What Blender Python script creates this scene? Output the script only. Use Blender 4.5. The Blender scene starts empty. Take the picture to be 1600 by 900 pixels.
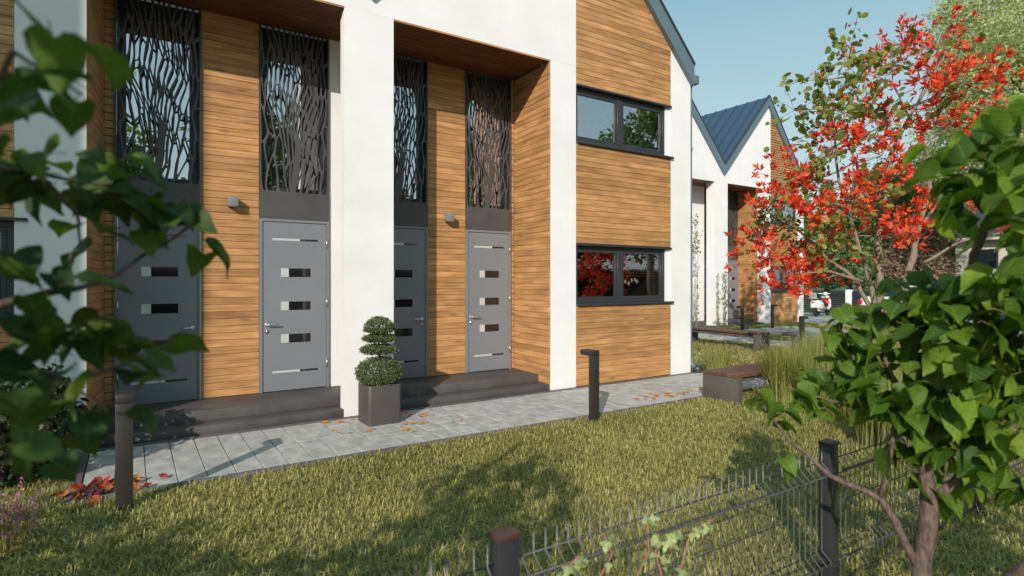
import bpy, bmesh, math, random
import numpy as np
from mathutils import Vector, Matrix, Euler
R = math.radians
rnd = random.Random(7)
rng = np.random.default_rng(7)
SC = bpy.context.scene
COL = SC.collection

# ------------------------------------------------------------------ camera
cam_d = bpy.data.cameras.new("camera")
cam = bpy.data.objects.new("camera", cam_d); COL.objects.link(cam)
cam.location = (0, 0, 1.65)
cam.rotation_euler = (R(90), 0, R(-33.25))
cam_d.sensor_width = 36.0
cam_d.lens = 36.0 * 908 / 1600
cam_d.shift_y = -11.0 / 1600
cam_d.clip_start = 0.05
cam_d.clip_end = 2000
cam_d.dof.use_dof = True
cam_d.dof.focus_distance = 8.0
cam_d.dof.aperture_fstop = 2.1
SC.camera = cam

# ------------------------------------------------------------------ light
TO_SUN = Vector((-1.09, -1.02, 0.70)).normalized()
sun_el = math.asin(TO_SUN.z)
sun_az = math.atan2(TO_SUN.x, TO_SUN.y)
W = bpy.data.worlds.new("World"); SC.world = W; W.use_nodes = True
nt = W.node_tree; nt.nodes.clear()
out = nt.nodes.new("ShaderNodeOutputWorld")
bg = nt.nodes.new("ShaderNodeBackground"); bg.inputs["Strength"].default_value = 0.108
sky = nt.nodes.new("ShaderNodeTexSky"); sky.sky_type = 'NISHITA'; sky.sun_disc = False
sky.sun_elevation = sun_el; sky.sun_rotation = sun_az
sky.altitude = 0; sky.air_density = 1.0; sky.dust_density = 2.0; sky.ozone_density = 1.2
tc = nt.nodes.new("ShaderNodeTexCoord")
mp = nt.nodes.new("ShaderNodeMapping"); mp.inputs["Scale"].default_value = (1.0, 1.0, 3.0)
nz = nt.nodes.new("ShaderNodeTexNoise"); nz.inputs["Scale"].default_value = 2.6; nz.inputs["Detail"].default_value = 7; nz.inputs["Roughness"].default_value = 0.6
rp = nt.nodes.new("ShaderNodeValToRGB"); rp.color_ramp.elements[0].position = 0.46; rp.color_ramp.elements[1].position = 0.72
sx = nt.nodes.new("ShaderNodeSeparateXYZ")
rh = nt.nodes.new("ShaderNodeValToRGB")
rh.color_ramp.elements[0].position = 0.0; rh.color_ramp.elements[0].color = (0.85, 0.85, 0.85, 1)
rh.color_ramp.elements[1].position = 0.42; rh.color_ramp.elements[1].color = (0, 0, 0, 1)
hw = nt.nodes.new("ShaderNodeValToRGB"); hw.color_ramp.elements[0].color = (0.95, 0.95, 0.95, 1); hw.color_ramp.elements[1].position = 0.5; hw.color_ramp.elements[1].color = (0, 0, 0, 1)
he = hw.color_ramp.elements.new(0.16); he.color = (0.56, 0.56, 0.56, 1)
hm = nt.nodes.new("ShaderNodeMath"); hm.operation = 'MAXIMUM'
ml = nt.nodes.new("ShaderNodeMath"); ml.operation = 'MULTIPLY'
gm = nt.nodes.new("ShaderNodeMixRGB"); gm.blend_type = 'MULTIPLY'; gm.inputs[0].default_value = 1.0; gm.inputs[2].default_value = (1.0, 1.02, 0.95, 1)
mx = nt.nodes.new("ShaderNodeMixRGB"); mx.inputs[2].default_value = (6.8, 7.5, 7.6, 1)
lk = nt.links.new
lk(tc.outputs["Generated"], mp.inputs[0]); lk(mp.outputs[0], nz.inputs["Vector"]); lk(nz.outputs["Fac"], rp.inputs[0])
lk(tc.outputs["Generated"], sx.inputs[0]); lk(sx.outputs["Z"], rh.inputs[0])
lk(rp.outputs[0], ml.inputs[0]); lk(rh.outputs[0], ml.inputs[1])
hz = nt.nodes.new("ShaderNodeMixRGB"); hz.inputs[0].default_value = 0.55; hz.inputs[2].default_value = (2.6, 6.0, 7.0, 1)
lk(sky.outputs[0], gm.inputs[1]); lk(gm.outputs[0], hz.inputs[1]); lk(hz.outputs[0], mx.inputs[1]); lk(sx.outputs["Z"], hw.inputs[0]); lk(ml.outputs[0], hm.inputs[0]); lk(hw.outputs[0], hm.inputs[1]); lk(hm.outputs[0], mx.inputs[0])
lk(mx.outputs[0], bg.inputs["Color"]); lk(bg.outputs[0], out.inputs["Surface"])
sun_d = bpy.data.lights.new("sun", 'SUN'); sun_d.energy = 4.3; sun_d.angle = R(0.55); sun_d.color = (1.0, 0.92, 0.835)
sun = bpy.data.objects.new("sun", sun_d); COL.objects.link(sun)
sun.rotation_euler = (-TO_SUN).to_track_quat('-Z', 'Y').to_euler(); sun.location = (-20, -20, 15)
SC.view_settings.view_transform = 'Standard'; SC.view_settings.look = 'None'
SC.view_settings.exposure = 0.0; SC.view_settings.gamma = 1.0
try:
    SC.cycles.use_denoising = True
    SC.cycles.denoiser = 'OPENIMAGEDENOISE'
    SC.cycles.max_bounces = 8; SC.cycles.transparent_max_bounces = 12; SC.cycles.sample_clamp_indirect = 8
except Exception:
    pass

# ------------------------------------------------------------------ materials
def new_mat(name):
    m = bpy.data.materials.new(name); m.use_nodes = True
    n = m.node_tree.nodes; b = n["Principled BSDF"]
    return m, m.node_tree, n, b
def rgba(c): return (c[0], c[1], c[2], 1.0)
def plain(name, col, rough=0.6, metal=0.0, var=0.0, vscale=6.0, bump=0.0, bscale=60.0, spec=None, stretch=(1, 1, 1), coat=0.0):
    """base colour with a little blotchy wear and a fine bump"""
    m, t, n, b = new_mat(name)
    b.inputs["Base Color"].default_value = rgba(col); b.inputs["Roughness"].default_value = rough; b.inputs["Metallic"].default_value = metal
    if spec is not None: b.inputs["Specular IOR Level"].default_value = spec
    if coat: b.inputs["Coat Weight"].default_value = coat
    tcn = n.new("ShaderNodeTexCoord"); mpn = n.new("ShaderNodeMapping"); mpn.inputs["Scale"].default_value = stretch
    t.links.new(tcn.outputs["Object"], mpn.inputs[0])
    if var:
        nn = n.new("ShaderNodeTexNoise"); nn.inputs["Scale"].default_value = vscale; nn.inputs["Detail"].default_value = 8; nn.inputs["Roughness"].default_value = 0.65
        cr = n.new("ShaderNodeValToRGB"); cr.color_ramp.elements[0].position = 0.3; cr.color_ramp.elements[1].position = 0.7
        cr.color_ramp.elements[0].color = rgba([c * (1 - var) for c in col]); cr.color_ramp.elements[1].color = rgba([min(1, c * (1 + var)) for c in col])
        oi = n.new("ShaderNodeObjectInfo"); ad = n.new("ShaderNodeVectorMath"); ad.operation = 'ADD'
        mu = n.new("ShaderNodeMath"); mu.operation = 'MULTIPLY'; mu.inputs[1].default_value = 43.0
        t.links.new(oi.outputs["Random"], mu.inputs[0]); t.links.new(mpn.outputs[0], ad.inputs[0]); t.links.new(mu.outputs[0], ad.inputs[1])
        t.links.new(ad.outputs[0], nn.inputs["Vector"]); t.links.new(nn.outputs["Fac"], cr.inputs[0]); t.links.new(cr.outputs[0], b.inputs["Base Color"])
        mr = n.new("ShaderNodeMapRange"); mr.inputs[3].default_value = max(0.02, rough - 0.08); mr.inputs[4].default_value = min(1, rough + 0.08)
        t.links.new(nn.outputs["Fac"], mr.inputs[0]); t.links.new(mr.outputs[0], b.inputs["Roughness"])
    if bump:
        n2 = n.new("ShaderNodeTexNoise"); n2.inputs["Scale"].default_value = bscale; n2.inputs["Detail"].default_value = 5
        bp = n.new("ShaderNodeBump"); bp.inputs["Strength"].default_value = bump; bp.inputs["Distance"].default_value = 0.004
        t.links.new(mpn.outputs[0], n2.inputs["Vector"]); t.links.new(n2.outputs["Fac"], bp.inputs["Height"]); t.links.new(bp.outputs[0], b.inputs["Normal"])
    return m
def wood(name, lo, hi, rough=0.5, tint=0.16, sc=(1.6, 62, 62)):
    m, t, n, b = new_mat(name)
    tcn = n.new("ShaderNodeTexCoord"); oi = n.new("ShaderNodeObjectInfo")
    mu = n.new("ShaderNodeMath"); mu.operation = 'MULTIPLY'; mu.inputs[1].default_value = 91.0
    ad = n.new("ShaderNodeVectorMath"); ad.operation = 'ADD'
    t.links.new(oi.outputs["Random"], mu.inputs[0]); t.links.new(tcn.outputs["Object"], ad.inputs[0]); t.links.new(mu.outputs[0], ad.inputs[1])
    mpn = n.new("ShaderNodeMapping"); mpn.inputs["Scale"].default_value = sc
    t.links.new(ad.outputs[0], mpn.inputs[0])
    g = n.new("ShaderNodeTexNoise"); g.inputs["Scale"].default_value = 1.0; g.inputs["Detail"].default_value = 6; g.inputs["Roughness"].default_value = 0.7; g.inputs["Distortion"].default_value = 0.6
    t.links.new(mpn.outputs[0], g.inputs["Vector"])
    cr = n.new("ShaderNodeValToRGB"); cr.color_ramp.elements[0].position = 0.33; cr.color_ramp.elements[1].position = 0.66
    cr.color_ramp.elements[0].color = rgba(lo); cr.color_ramp.elements[1].color = rgba(hi)
    t.links.new(g.outputs["Fac"], cr.inputs[0])
    mp2 = n.new("ShaderNodeMapping"); mp2.inputs["Scale"].default_value = (2.2, 7, 7)
    t.links.new(ad.outputs[0], mp2.inputs[0])
    bl = n.new("ShaderNodeTexNoise"); bl.inputs["Scale"].default_value = 1.0; bl.inputs["Detail"].default_value = 4
    t.links.new(mp2.outputs[0], bl.inputs["Vector"])
    m1 = n.new("ShaderNodeMapRange"); m1.inputs[1].default_value = 0.3; m1.inputs[2].default_value = 0.7; m1.inputs[3].default_value = 0.74; m1.inputs[4].default_value = 1.2
    t.links.new(bl.outputs["Fac"], m1.inputs[0])
    m2 = n.new("ShaderNodeMapRange"); m2.inputs[3].default_value = 1 - tint; m2.inputs[4].default_value = 1 + tint
    t.links.new(oi.outputs["Random"], m2.inputs[0])
    mm = n.new("ShaderNodeMath"); mm.operation = 'MULTIPLY'; t.links.new(m1.outputs[0], mm.inputs[0]); t.links.new(m2.outputs[0], mm.inputs[1])
    # scattered knots
    vo = n.new("ShaderNodeTexVoronoi"); vo.inputs["Scale"].default_value = 1.0
    mp3 = n.new("ShaderNodeMapping"); mp3.inputs["Scale"].default_value = (1.6, 6, 6); t.links.new(ad.outputs[0], mp3.inputs[0]); t.links.new(mp3.outputs[0], vo.inputs["Vector"])
    kr = n.new("ShaderNodeMapRange"); kr.inputs[1].default_value = 0.05; kr.inputs[2].default_value = 0.16; kr.inputs[3].default_value = 0.62; kr.inputs[4].default_value = 1.0
    t.links.new(vo.outputs["Distance"], kr.inputs[0])
    m3 = n.new("ShaderNodeMath"); m3.operation = 'MULTIPLY'; t.links.new(mm.outputs[0], m3.inputs[0]); t.links.new(kr.outputs[0], m3.inputs[1])
    vm = n.new("ShaderNodeVectorMath"); vm.operation = 'SCALE'; t.links.new(cr.outputs[0], vm.inputs[0]); t.links.new(m3.outputs[0], vm.inputs["Scale"])
    t.links.new(vm.outputs[0], b.inputs["Base Color"])
    b.inputs["Roughness"].default_value = rough; b.inputs["Specular IOR Level"].default_value = 0.35
    bp = n.new("ShaderNodeBump"); bp.inputs["Strength"].default_value = 0.25; bp.inputs["Distance"].default_value = 0.003
    t.links.new(g.outputs["Fac"], bp.inputs["Height"]); t.links.new(bp.outputs[0], b.inputs["Normal"])
    return m
def leafy(name, lo, hi, trans=0.35, rough=0.55, vein=0.0, hue=None):
    """leaf: colour from the 'tint' attribute (or the object's random number) between two greens, thin enough to glow from behind"""
    m, t, n, b = new_mat(name)
    at = n.new("ShaderNodeAttribute"); at.attribute_name = "tint"
    oi = n.new("ShaderNodeObjectInfo")
    ad = n.new("ShaderNodeMath"); ad.operation = 'ADD'; t.links.new(at.outputs["Fac"], ad.inputs[0])
    if vein: t.links.new(oi.outputs["Random"], ad.inputs[1])
    else: ad.inputs[1].default_value = 0.0
    cr = n.new("ShaderNodeValToRGB"); cr.color_ramp.elements[0].color = rgba(lo); cr.color_ramp.elements[1].color = rgba(hi)
    if hue:
        e = cr.color_ramp.elements.new(0.86); e.color = rgba(hi); cr.color_ramp.elements[2].color = rgba(hue)
    t.links.new(ad.outputs[0], cr.inputs[0]); colo = cr.outputs[0]
    if vein:
        uv = n.new("ShaderNodeUVMap"); uv.uv_map = "uv"; sp = n.new("ShaderNodeSeparateXYZ"); t.links.new(uv.outputs[0], sp.inputs[0])
        ab = n.new("ShaderNodeMath"); ab.operation = 'ABSOLUTE'; t.links.new(sp.outputs["Y"], ab.inputs[0])
        m5 = n.new("ShaderNodeMath"); m5.operation = 'MULTIPLY_ADD'; m5.inputs[1].default_value = -0.8; t.links.new(ab.outputs[0], m5.inputs[0]); t.links.new(sp.outputs["X"], m5.inputs[2])
        m6 = n.new("ShaderNodeMath"); m6.operation = 'MULTIPLY'; m6.inputs[1].default_value = 6.0; t.links.new(m5.outputs[0], m6.inputs[0])
        fr = n.new("ShaderNodeMath"); fr.operation = 'FRACT'; t.links.new(m6.outputs[0], fr.inputs[0])
        rr = n.new("ShaderNodeMapRange"); rr.inputs[1].default_value = 0.0; rr.inputs[2].default_value = 0.12; rr.inputs[3].default_value = 1.0; rr.inputs[4].default_value = 0.0
        t.links.new(fr.outputs[0], rr.inputs[0])
        r2 = n.new("ShaderNodeMapRange"); r2.inputs[1].default_value = 0.0; r2.inputs[2].default_value = 0.03; r2.inputs[3].default_value = 1.0; r2.inputs[4].default_value = 0.0
        t.links.new(ab.outputs[0], r2.inputs[0])
        mxx = n.new("ShaderNodeMath"); mxx.operation = 'MAXIMUM'; t.links.new(rr.outputs[0], mxx.inputs[0]); t.links.new(r2.outputs[0], mxx.inputs[1])
        sc_ = n.new("ShaderNodeMath"); sc_.operation = 'MULTIPLY'; sc_.inputs[1].default_value = vein; t.links.new(mxx.outputs[0], sc_.inputs[0])
        mc = n.new("ShaderNodeMixRGB"); mc.inputs[2].default_value = rgba([min(1, c * 2.2 + 0.03) for c in hi]); t.links.new(sc_.outputs[0], mc.inputs[0]); t.links.new(colo, mc.inputs[1])
        no = n.new("ShaderNodeTexNoise"); no.inputs["Scale"].default_value = 5.0; t.links.new(uv.outputs[0], no.inputs["Vector"])
        mr = n.new("ShaderNodeMapRange"); mr.inputs[3].default_value = 0.6; mr.inputs[4].default_value = 1.4; t.links.new(no.outputs["Fac"], mr.inputs[0])
        vs = n.new("ShaderNodeVectorMath"); vs.operation = 'SCALE'; t.links.new(mc.outputs[0], vs.inputs[0]); t.links.new(mr.outputs[0], vs.inputs["Scale"]); colo = vs.outputs[0]
        bp = n.new("ShaderNodeBump"); bp.inputs["Strength"].default_value = 0.35; bp.inputs["Distance"].default_value = 0.004; bp.invert = True
        t.links.new(mxx.outputs[0], bp.inputs["Height"]); t.links.new(bp.outputs[0], b.inputs["Normal"])
    t.links.new(colo, b.inputs["Base Color"]); b.inputs["Roughness"].default_value = rough
    b.inputs["Specular IOR Level"].default_value = 0.35
    tr = n.new("ShaderNodeBsdfTranslucent"); hs = n.new("ShaderNodeVectorMath"); hs.operation = 'MULTIPLY'; hs.inputs[1].default_value = (1.5, 1.45, 0.7)
    t.links.new(colo, hs.inputs[0]); t.links.new(hs.outputs[0], tr.inputs["Color"])
    ms = n.new("ShaderNodeMixShader"); ms.inputs[0].default_value = trans
    t.links.new(b.outputs[0], ms.inputs[1]); t.links.new(tr.outputs[0], ms.inputs[2]); t.links.new(ms.outputs[0], n["Material Output"].inputs["Surface"])
    return m
def glass_mat(name, refl, tint):
    m, t, n, b = new_mat(name); n.remove(b)
    g = n.new("ShaderNodeBsdfGlossy"); g.inputs["Roughness"].default_value = 0.01; g.inputs["Color"].default_value = (0.95, 0.97, 1, 1)
    tr = n.new("ShaderNodeBsdfTransparent"); tr.inputs["Color"].default_value = rgba(tint)
    lw = n.new("ShaderNodeLayerWeight"); lw.inputs["Blend"].default_value = 0.5; f = n.new("ShaderNodeMath"); f.operation = 'POWER'; f.inputs[1].default_value = 4.0; t.links.new(lw.outputs["Facing"], f.inputs[0])
    mr = n.new("ShaderNodeMapRange"); mr.inputs[3].default_value = refl; mr.inputs[4].default_value = 1.0; t.links.new(f.outputs[0], mr.inputs[0])
    ms = n.new("ShaderNodeMixShader"); t.links.new(mr.outputs[0], ms.inputs[0]); t.links.new(tr.outputs[0], ms.inputs[1]); t.links.new(g.outputs[0], ms.inputs[2])
    t.links.new(ms.outputs[0], n["Material Output"].inputs["Surface"]); return m
M = dict(
    stucco=plain("white_stucco", (0.80, 0.785, 0.785), 0.85, var=0.05, vscale=1.6, bump=0.35, bscale=90),
    larch=wood("larch_cladding", (0.335, 0.158, 0.060), (0.60, 0.328, 0.135), 0.5),
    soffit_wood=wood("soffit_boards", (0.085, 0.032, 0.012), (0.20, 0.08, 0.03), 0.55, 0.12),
    backing=plain("dark_batten", (0.12, 0.062, 0.034), 0.9),
    frame=plain("anthracite_frame", (0.035, 0.037, 0.042), 0.42, var=0.1),
    door=plain("grey_door_paint", (0.20, 0.212, 0.238), 0.38, var=0.05, vscale=1.2),
    screen=plain("dark_steel", (0.075, 0.072, 0.072), 0.48, var=0.18, vscale=3),
    steel=plain("brushed_steel", (0.72, 0.72, 0.72), 0.28, 0.9),
    frost=plain("satin_strip", (0.62, 0.65, 0.63), 0.3, 0.25),
    dglass=plain("dark_glass", (0.012, 0.012, 0.013), 0.06, spec=0.8),
    mirror=None,
    step=plain("dark_concrete_step", (0.085, 0.077, 0.075), 0.62, var=0.28, vscale=2.6, bump=0.2, bscale=70),
    slab=plain("grey_slab", (0.42, 0.405, 0.385), 0.75, var=0.3, vscale=4.5, bump=0.25, bscale=80, stretch=(1.6, 1, 1)),
    joint=plain("slab_joint", (0.10, 0.095, 0.09), 0.95),
    kerb=plain("kerb_stone", (0.13, 0.115, 0.118), 0.85, var=0.2, vscale=9, bump=0.3),
    drive=plain("driveway_paving", (0.36, 0.35, 0.33), 0.85, var=0.15, vscale=0.8),
    fascia=plain("slate_fascia", (0.115, 0.17, 0.205), 0.45, var=0.06),
    roof=plain("blue_grey_roof", (0.062, 0.1, 0.16), 0.38, 0.35, var=0.12, vscale=2),
    bollard=plain("bollard_paint", (0.033, 0.029, 0.027), 0.4, var=0.12, vscale=5),
    lens=plain("lamp_lens", (0.8, 0.8, 0.78), 0.3),
    lamp=plain("lamp_grey", (0.20, 0.205, 0.21), 0.45),
    pot=plain("planter_brown", (0.078, 0.068, 0.064), 0.5, var=0.1, vscale=4, bump=0.1, bscale=150),
    soil=plain("bark_mulch", (0.22, 0.11, 0.055), 0.95, var=0.5, vscale=40, bump=0.8),
    concrete=plain("bench_concrete", (0.088, 0.08, 0.074), 0.8, var=0.2, vscale=6, bump=0.3),
    bench_wood=wood("bench_slats", (0.07, 0.034, 0.022), (0.17, 0.088, 0.055), 0.55),
    wire=plain("sunlit_tone_wire", (0.17, 0.165, 0.175), 0.35, 0.3),  # lightened to put the sun on the slanted wires into the colour
    rail=plain("unlit_tone_rail", (0.06, 0.06, 0.07), 0.4, 0.3),  # same metal as the wires, with the unlit look in its darker colour
    post=plain("fence_post_paint", (0.032, 0.032, 0.037), 0.36, var=0.08),
    cap=plain("brown_cap", (0.075, 0.035, 0.026), 0.45),
    earth=plain("lawn_earth", (0.17, 0.15, 0.065), 0.95, var=0.45, vscale=5),
    meadow=plain("far_meadow", (0.10, 0.115, 0.035), 0.95, var=0.3, vscale=0.5),
    bark=plain("grey_bark", (0.23, 0.18, 0.135), 0.85, var=0.4, vscale=22, bump=1.0, bscale=45, stretch=(1, 1, 0.35)),
    dbark=plain("dark_bark", (0.12, 0.085, 0.068), 0.85, var=0.75, vscale=70, bump=1.0, bscale=90, stretch=(1, 1, 0.35)),
    twig=plain("red_twig", (0.40, 0.15, 0.125), 0.6),
    gtwig=plain("green_stalk", (0.22, 0.2, 0.05), 0.6),
    grass=leafy("grass_blades", (0.18, 0.19, 0.045), (0.56, 0.50, 0.18), 0.22, 0.5, hue=(0.66, 0.53, 0.28)),
    reed=leafy("ornamental_grass_blades", (0.13, 0.165, 0.038), (0.40, 0.40, 0.13), 0.3, 0.5),
    bigleaf=leafy("broad_leaf", (0.032, 0.09, 0.010), (0.20, 0.305, 0.034), 0.4, 0.5, vein=0.28),
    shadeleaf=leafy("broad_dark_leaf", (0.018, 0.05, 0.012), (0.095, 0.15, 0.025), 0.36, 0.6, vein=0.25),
    roundleaf=leafy("round_leaf", (0.10, 0.14, 0.025), (0.33, 0.37, 0.09), 0.35, 0.5),
    petal=leafy("red_petal", (0.52, 0.025, 0.012), (0.88, 0.13, 0.05), 0.3, 0.5),
    box=leafy("boxwood_leaf", (0.05, 0.078, 0.026), (0.21, 0.25, 0.115), 0.2, 0.35),
    hedge=leafy("shrub_leaf", (0.016, 0.032, 0.014), (0.05, 0.08, 0.032), 0.2, 0.35),
    pink=leafy("pink_flower", (0.36, 0.10, 0.26), (0.62, 0.28, 0.5), 0.3, 0.6),
    lilac=leafy("lilac_flower", (0.30, 0.32, 0.52), (0.5, 0.52, 0.72), 0.3, 0.6),
    ivy=leafy("pale_ivy_leaf", (0.22, 0.31, 0.11), (0.48, 0.55, 0.27), 0.3, 0.5, vein=0.35),
    olive=leafy("pale_olive_leaf", (0.24, 0.29, 0.12), (0.55, 0.58, 0.32), 0.35, 0.5),
    mid=leafy("tree_leaf", (0.07, 0.12, 0.03), (0.20, 0.28, 0.08), 0.3, 0.5),
    pine=leafy("pine_needles", (0.16, 0.25, 0.13), (0.42, 0.53, 0.31), 0.4, 0.6),
    spruce=leafy("blue_spruce_needles", (0.12, 0.19, 0.19), (0.30, 0.40, 0.40), 0.3, 0.6),
    brownbush=leafy("brown_bush_twigs", (0.17, 0.11, 0.08), (0.40, 0.28, 0.2), 0.3, 0.7),
    autumn_o=leafy("orange_leaf", (0.48, 0.19, 0.06), (0.66, 0.31, 0.12), 0.25, 0.6),
    fleck=leafy("bright_orange_leaf", (0.78, 0.29, 0.05), (0.85, 0.4, 0.09), 0.2, 0.6),
    autumn_r=leafy("red_leaf", (0.42, 0.05, 0.02), (0.6, 0.09, 0.03), 0.25, 0.6),
    autumn_p=leafy("purple_leaf", (0.15, 0.045, 0.06), (0.26, 0.09, 0.10), 0.25, 0.6),
    wpaint=plain("white_gloss_paint", (0.78, 0.78, 0.77), 0.22, coat=0.4),
    black=plain("black_plastic", (0.02, 0.02, 0.02), 0.5),
    tyre=plain("tyre_rubber", (0.018, 0.018, 0.018), 0.8),
    orange=plain("orange_rim", (0.75, 0.30, 0.02), 0.4),
    redlens=plain("red_tail_lens", (0.5, 0.012, 0.012), 0.2),
    slat=plain("fence_slat_paint", (0.022, 0.023, 0.026), 0.45),
    blind=plain("white_blind", (0.6, 0.6, 0.58), 0.6),
    wblind=plain("wood_blind", (0.30, 0.15, 0.075), 0.5),
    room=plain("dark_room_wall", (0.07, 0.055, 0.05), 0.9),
    magenta=plain("magenta_pot", (0.55, 0.02, 0.45), 0.4),
    petalw=plain("orchid_white", (0.8, 0.78, 0.74), 0.5),
    pane_low=glass_mat('lower_window_glass', 0.17, (0.8, 0.78, 0.76)),
    pane=glass_mat("window_glass", 0.42, (0.75, 0.77, 0.78)),
    tile=plain("dark_roof_tile", (0.05, 0.045, 0.048), 0.7, var=0.2),
    cream=plain("cream_render", (0.62, 0.55, 0.45), 0.85),
)
M['mirror'] = glass_mat("tall_window_glass", 0.62, (0.12, 0.12, 0.13))

# ------------------------------------------------------------------ object helpers
def inv_of(parent):
    return Matrix.Translation(-parent.location) if parent is not None and parent.type == 'EMPTY' else Matrix.Identity(4)
def link(o, parent=None, kind=None, label=None):
    COL.objects.link(o)
    if parent is not None:
        o.parent = parent; o.matrix_parent_inverse = inv_of(parent)
    if kind: o["kind"] = kind
    if label: o["label"] = label
    return o
def tag(o, label, cat, group=None):
    o["label"] = label; o["category"] = cat
    if group: o["group"] = group
    return o
def thing(name, loc, label, cat, group=None):
    e = bpy.data.objects.new(name, None); e.location = loc; e.empty_display_size = 0.2; COL.objects.link(e)
    return tag(e, label, cat, group)
def place(o, parent, M4):
    """give a part its own placement (world, before the thing itself is moved)"""
    o.matrix_basis = M4
    return o
def copy_tree(o, parent=None):
    c = o.copy(); COL.objects.link(c)
    if parent is not None: c.parent = parent
    for ch in list(o.children): copy_tree(ch, c)
    return c
class MB:
    def __init__(s): s.v = []; s.f = []
    def add(s, vs, fs):
        n = len(s.v); s.v += [tuple(v) for v in vs]; s.f += [tuple(i + n for i in f) for f in fs]; return s
    def box(s, x0, x1, y0, y1, z0, z1):
        return s.add([(x0, y0, z0), (x1, y0, z0), (x1, y1, z0), (x0, y1, z0), (x0, y0, z1), (x1, y0, z1), (x1, y1, z1), (x0, y1, z1)],
                     [(0, 3, 2, 1), (4, 5, 6, 7), (0, 1, 5, 4), (1, 2, 6, 5), (2, 3, 7, 6), (3, 0, 4, 7)])
    def xf(s, M4, start=0):
        for i in range(start, len(s.v)): s.v[i] = tuple(M4 @ Vector(s.v[i]))
        return s
    def prism_xz(s, poly, y0, y1):
        """polygon in x,z (seen from -Y, counter-clockwise) extruded along y"""
        n = len(poly); vs = [(p[0], y0, p[1]) for p in poly] + [(p[0], y1, p[1]) for p in poly]
        fs = [tuple(range(n)), tuple(range(2 * n - 1, n - 1, -1))] + [(i, i + n, (i + 1) % n + n, (i + 1) % n) for i in range(n)]
        return s.add(vs, fs)
    def prism_xy(s, poly, z0, z1):
        n = len(poly); vs = [(p[0], p[1], z0) for p in poly] + [(p[0], p[1], z1) for p in poly]
        fs = [tuple(range(n - 1, -1, -1)), tuple(range(n, 2 * n))] + [(i, (i + 1) % n, (i + 1) % n + n, i + n) for i in range(n)]
        return s.add(vs, fs)
    def tube(s, pts, rad, n=6, cap=True):
        pts = [Vector(p) for p in pts]; k = len(pts)
        if not hasattr(rad, '__len__'): rad = [rad] * k
        vs = []; prev = None
        for i, p in enumerate(pts):
            d = (pts[min(i + 1, k - 1)] - pts[max(i - 1, 0)]).normalized()
            if prev is None:
                a = Vector((0, 0, 1)) if abs(d.z) < 0.9 else Vector((1, 0, 0)); u = d.cross(a).normalized()
            else:
                u = (prev - d * prev.dot(d)).normalized()
            prev = u; w = d.cross(u)
            for j in range(n):
                t = 2 * math.pi * j / n; vs.append(p + (u * math.cos(t) + w * math.sin(t)) * rad[i])
        fs = [(i * n + j, i * n + (j + 1) % n, (i + 1) * n + (j + 1) % n, (i + 1) * n + j) for i in range(k - 1) for j in range(n)]
        if cap: fs += [tuple(range(n - 1, -1, -1)), tuple(range((k - 1) * n, k * n))]
        return s.add(vs, fs)
    def lathe(s, prof, c, n=16, axis='z'):
        vs = []; k = len(prof)
        for r, h in prof:
            for j in range(n):
                t = 2 * math.pi * j / n; a, b_ = r * math.cos(t), r * math.sin(t)
                vs.append((c[0] + a, c[1] + b_, c[2] + h) if axis == 'z' else ((c[0] + a, c[1] + h, c[2] + b_) if axis == 'y' else (c[0] + h, c[1] + a, c[2] + b_)))
        fs = [(i * n + j, i * n + (j + 1) % n, (i + 1) * n + (j + 1) % n, (i + 1) * n + j) for i in range(k - 1) for j in range(n)]
        fs += [tuple(range(n - 1, -1, -1)), tuple(range((k - 1) * n, k * n))]
        return s.add(vs, fs)
    def mesh(s, name, mat, smooth=False, bevel=0.0, segs=2):
        me = bpy.data.meshes.new(name); me.from_pydata(s.v, [], s.f)
        bm = bmesh.new(); bm.from_mesh(me)
        bmesh.ops.recalc_face_normals(bm, faces=bm.faces)
        if bevel:
            ed = [e for e in bm.edges if len(e.link_faces) == 2 and e.calc_face_angle(0) > 0.6]
            bmesh.ops.bevel(bm, geom=ed, offset=bevel, segments=segs, affect='EDGES', profile=0.5, clamp_overlap=True)
        bm.to_mesh(me); bm.free()
        if mat: me.materials.append(M[mat] if isinstance(mat, str) else mat)
        if smooth or bevel:
            me.polygons.foreach_set("use_smooth", [True] * len(me.polygons))
            if bevel:
                try: me.set_sharp_from_angle(angle=R(40))
                except Exception: pass
        return me
    def build(s, name, mat, parent=None, smooth=False, bevel=0.0, kind=None, label=None, segs=2):
        return link(bpy.data.objects.new(name, s.mesh(name, mat, smooth, bevel, segs)), parent, kind, label)
def B(x0, x1, y0, y1, z0, z1): return MB().box(x0, x1, y0, y1, z0, z1)

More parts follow.
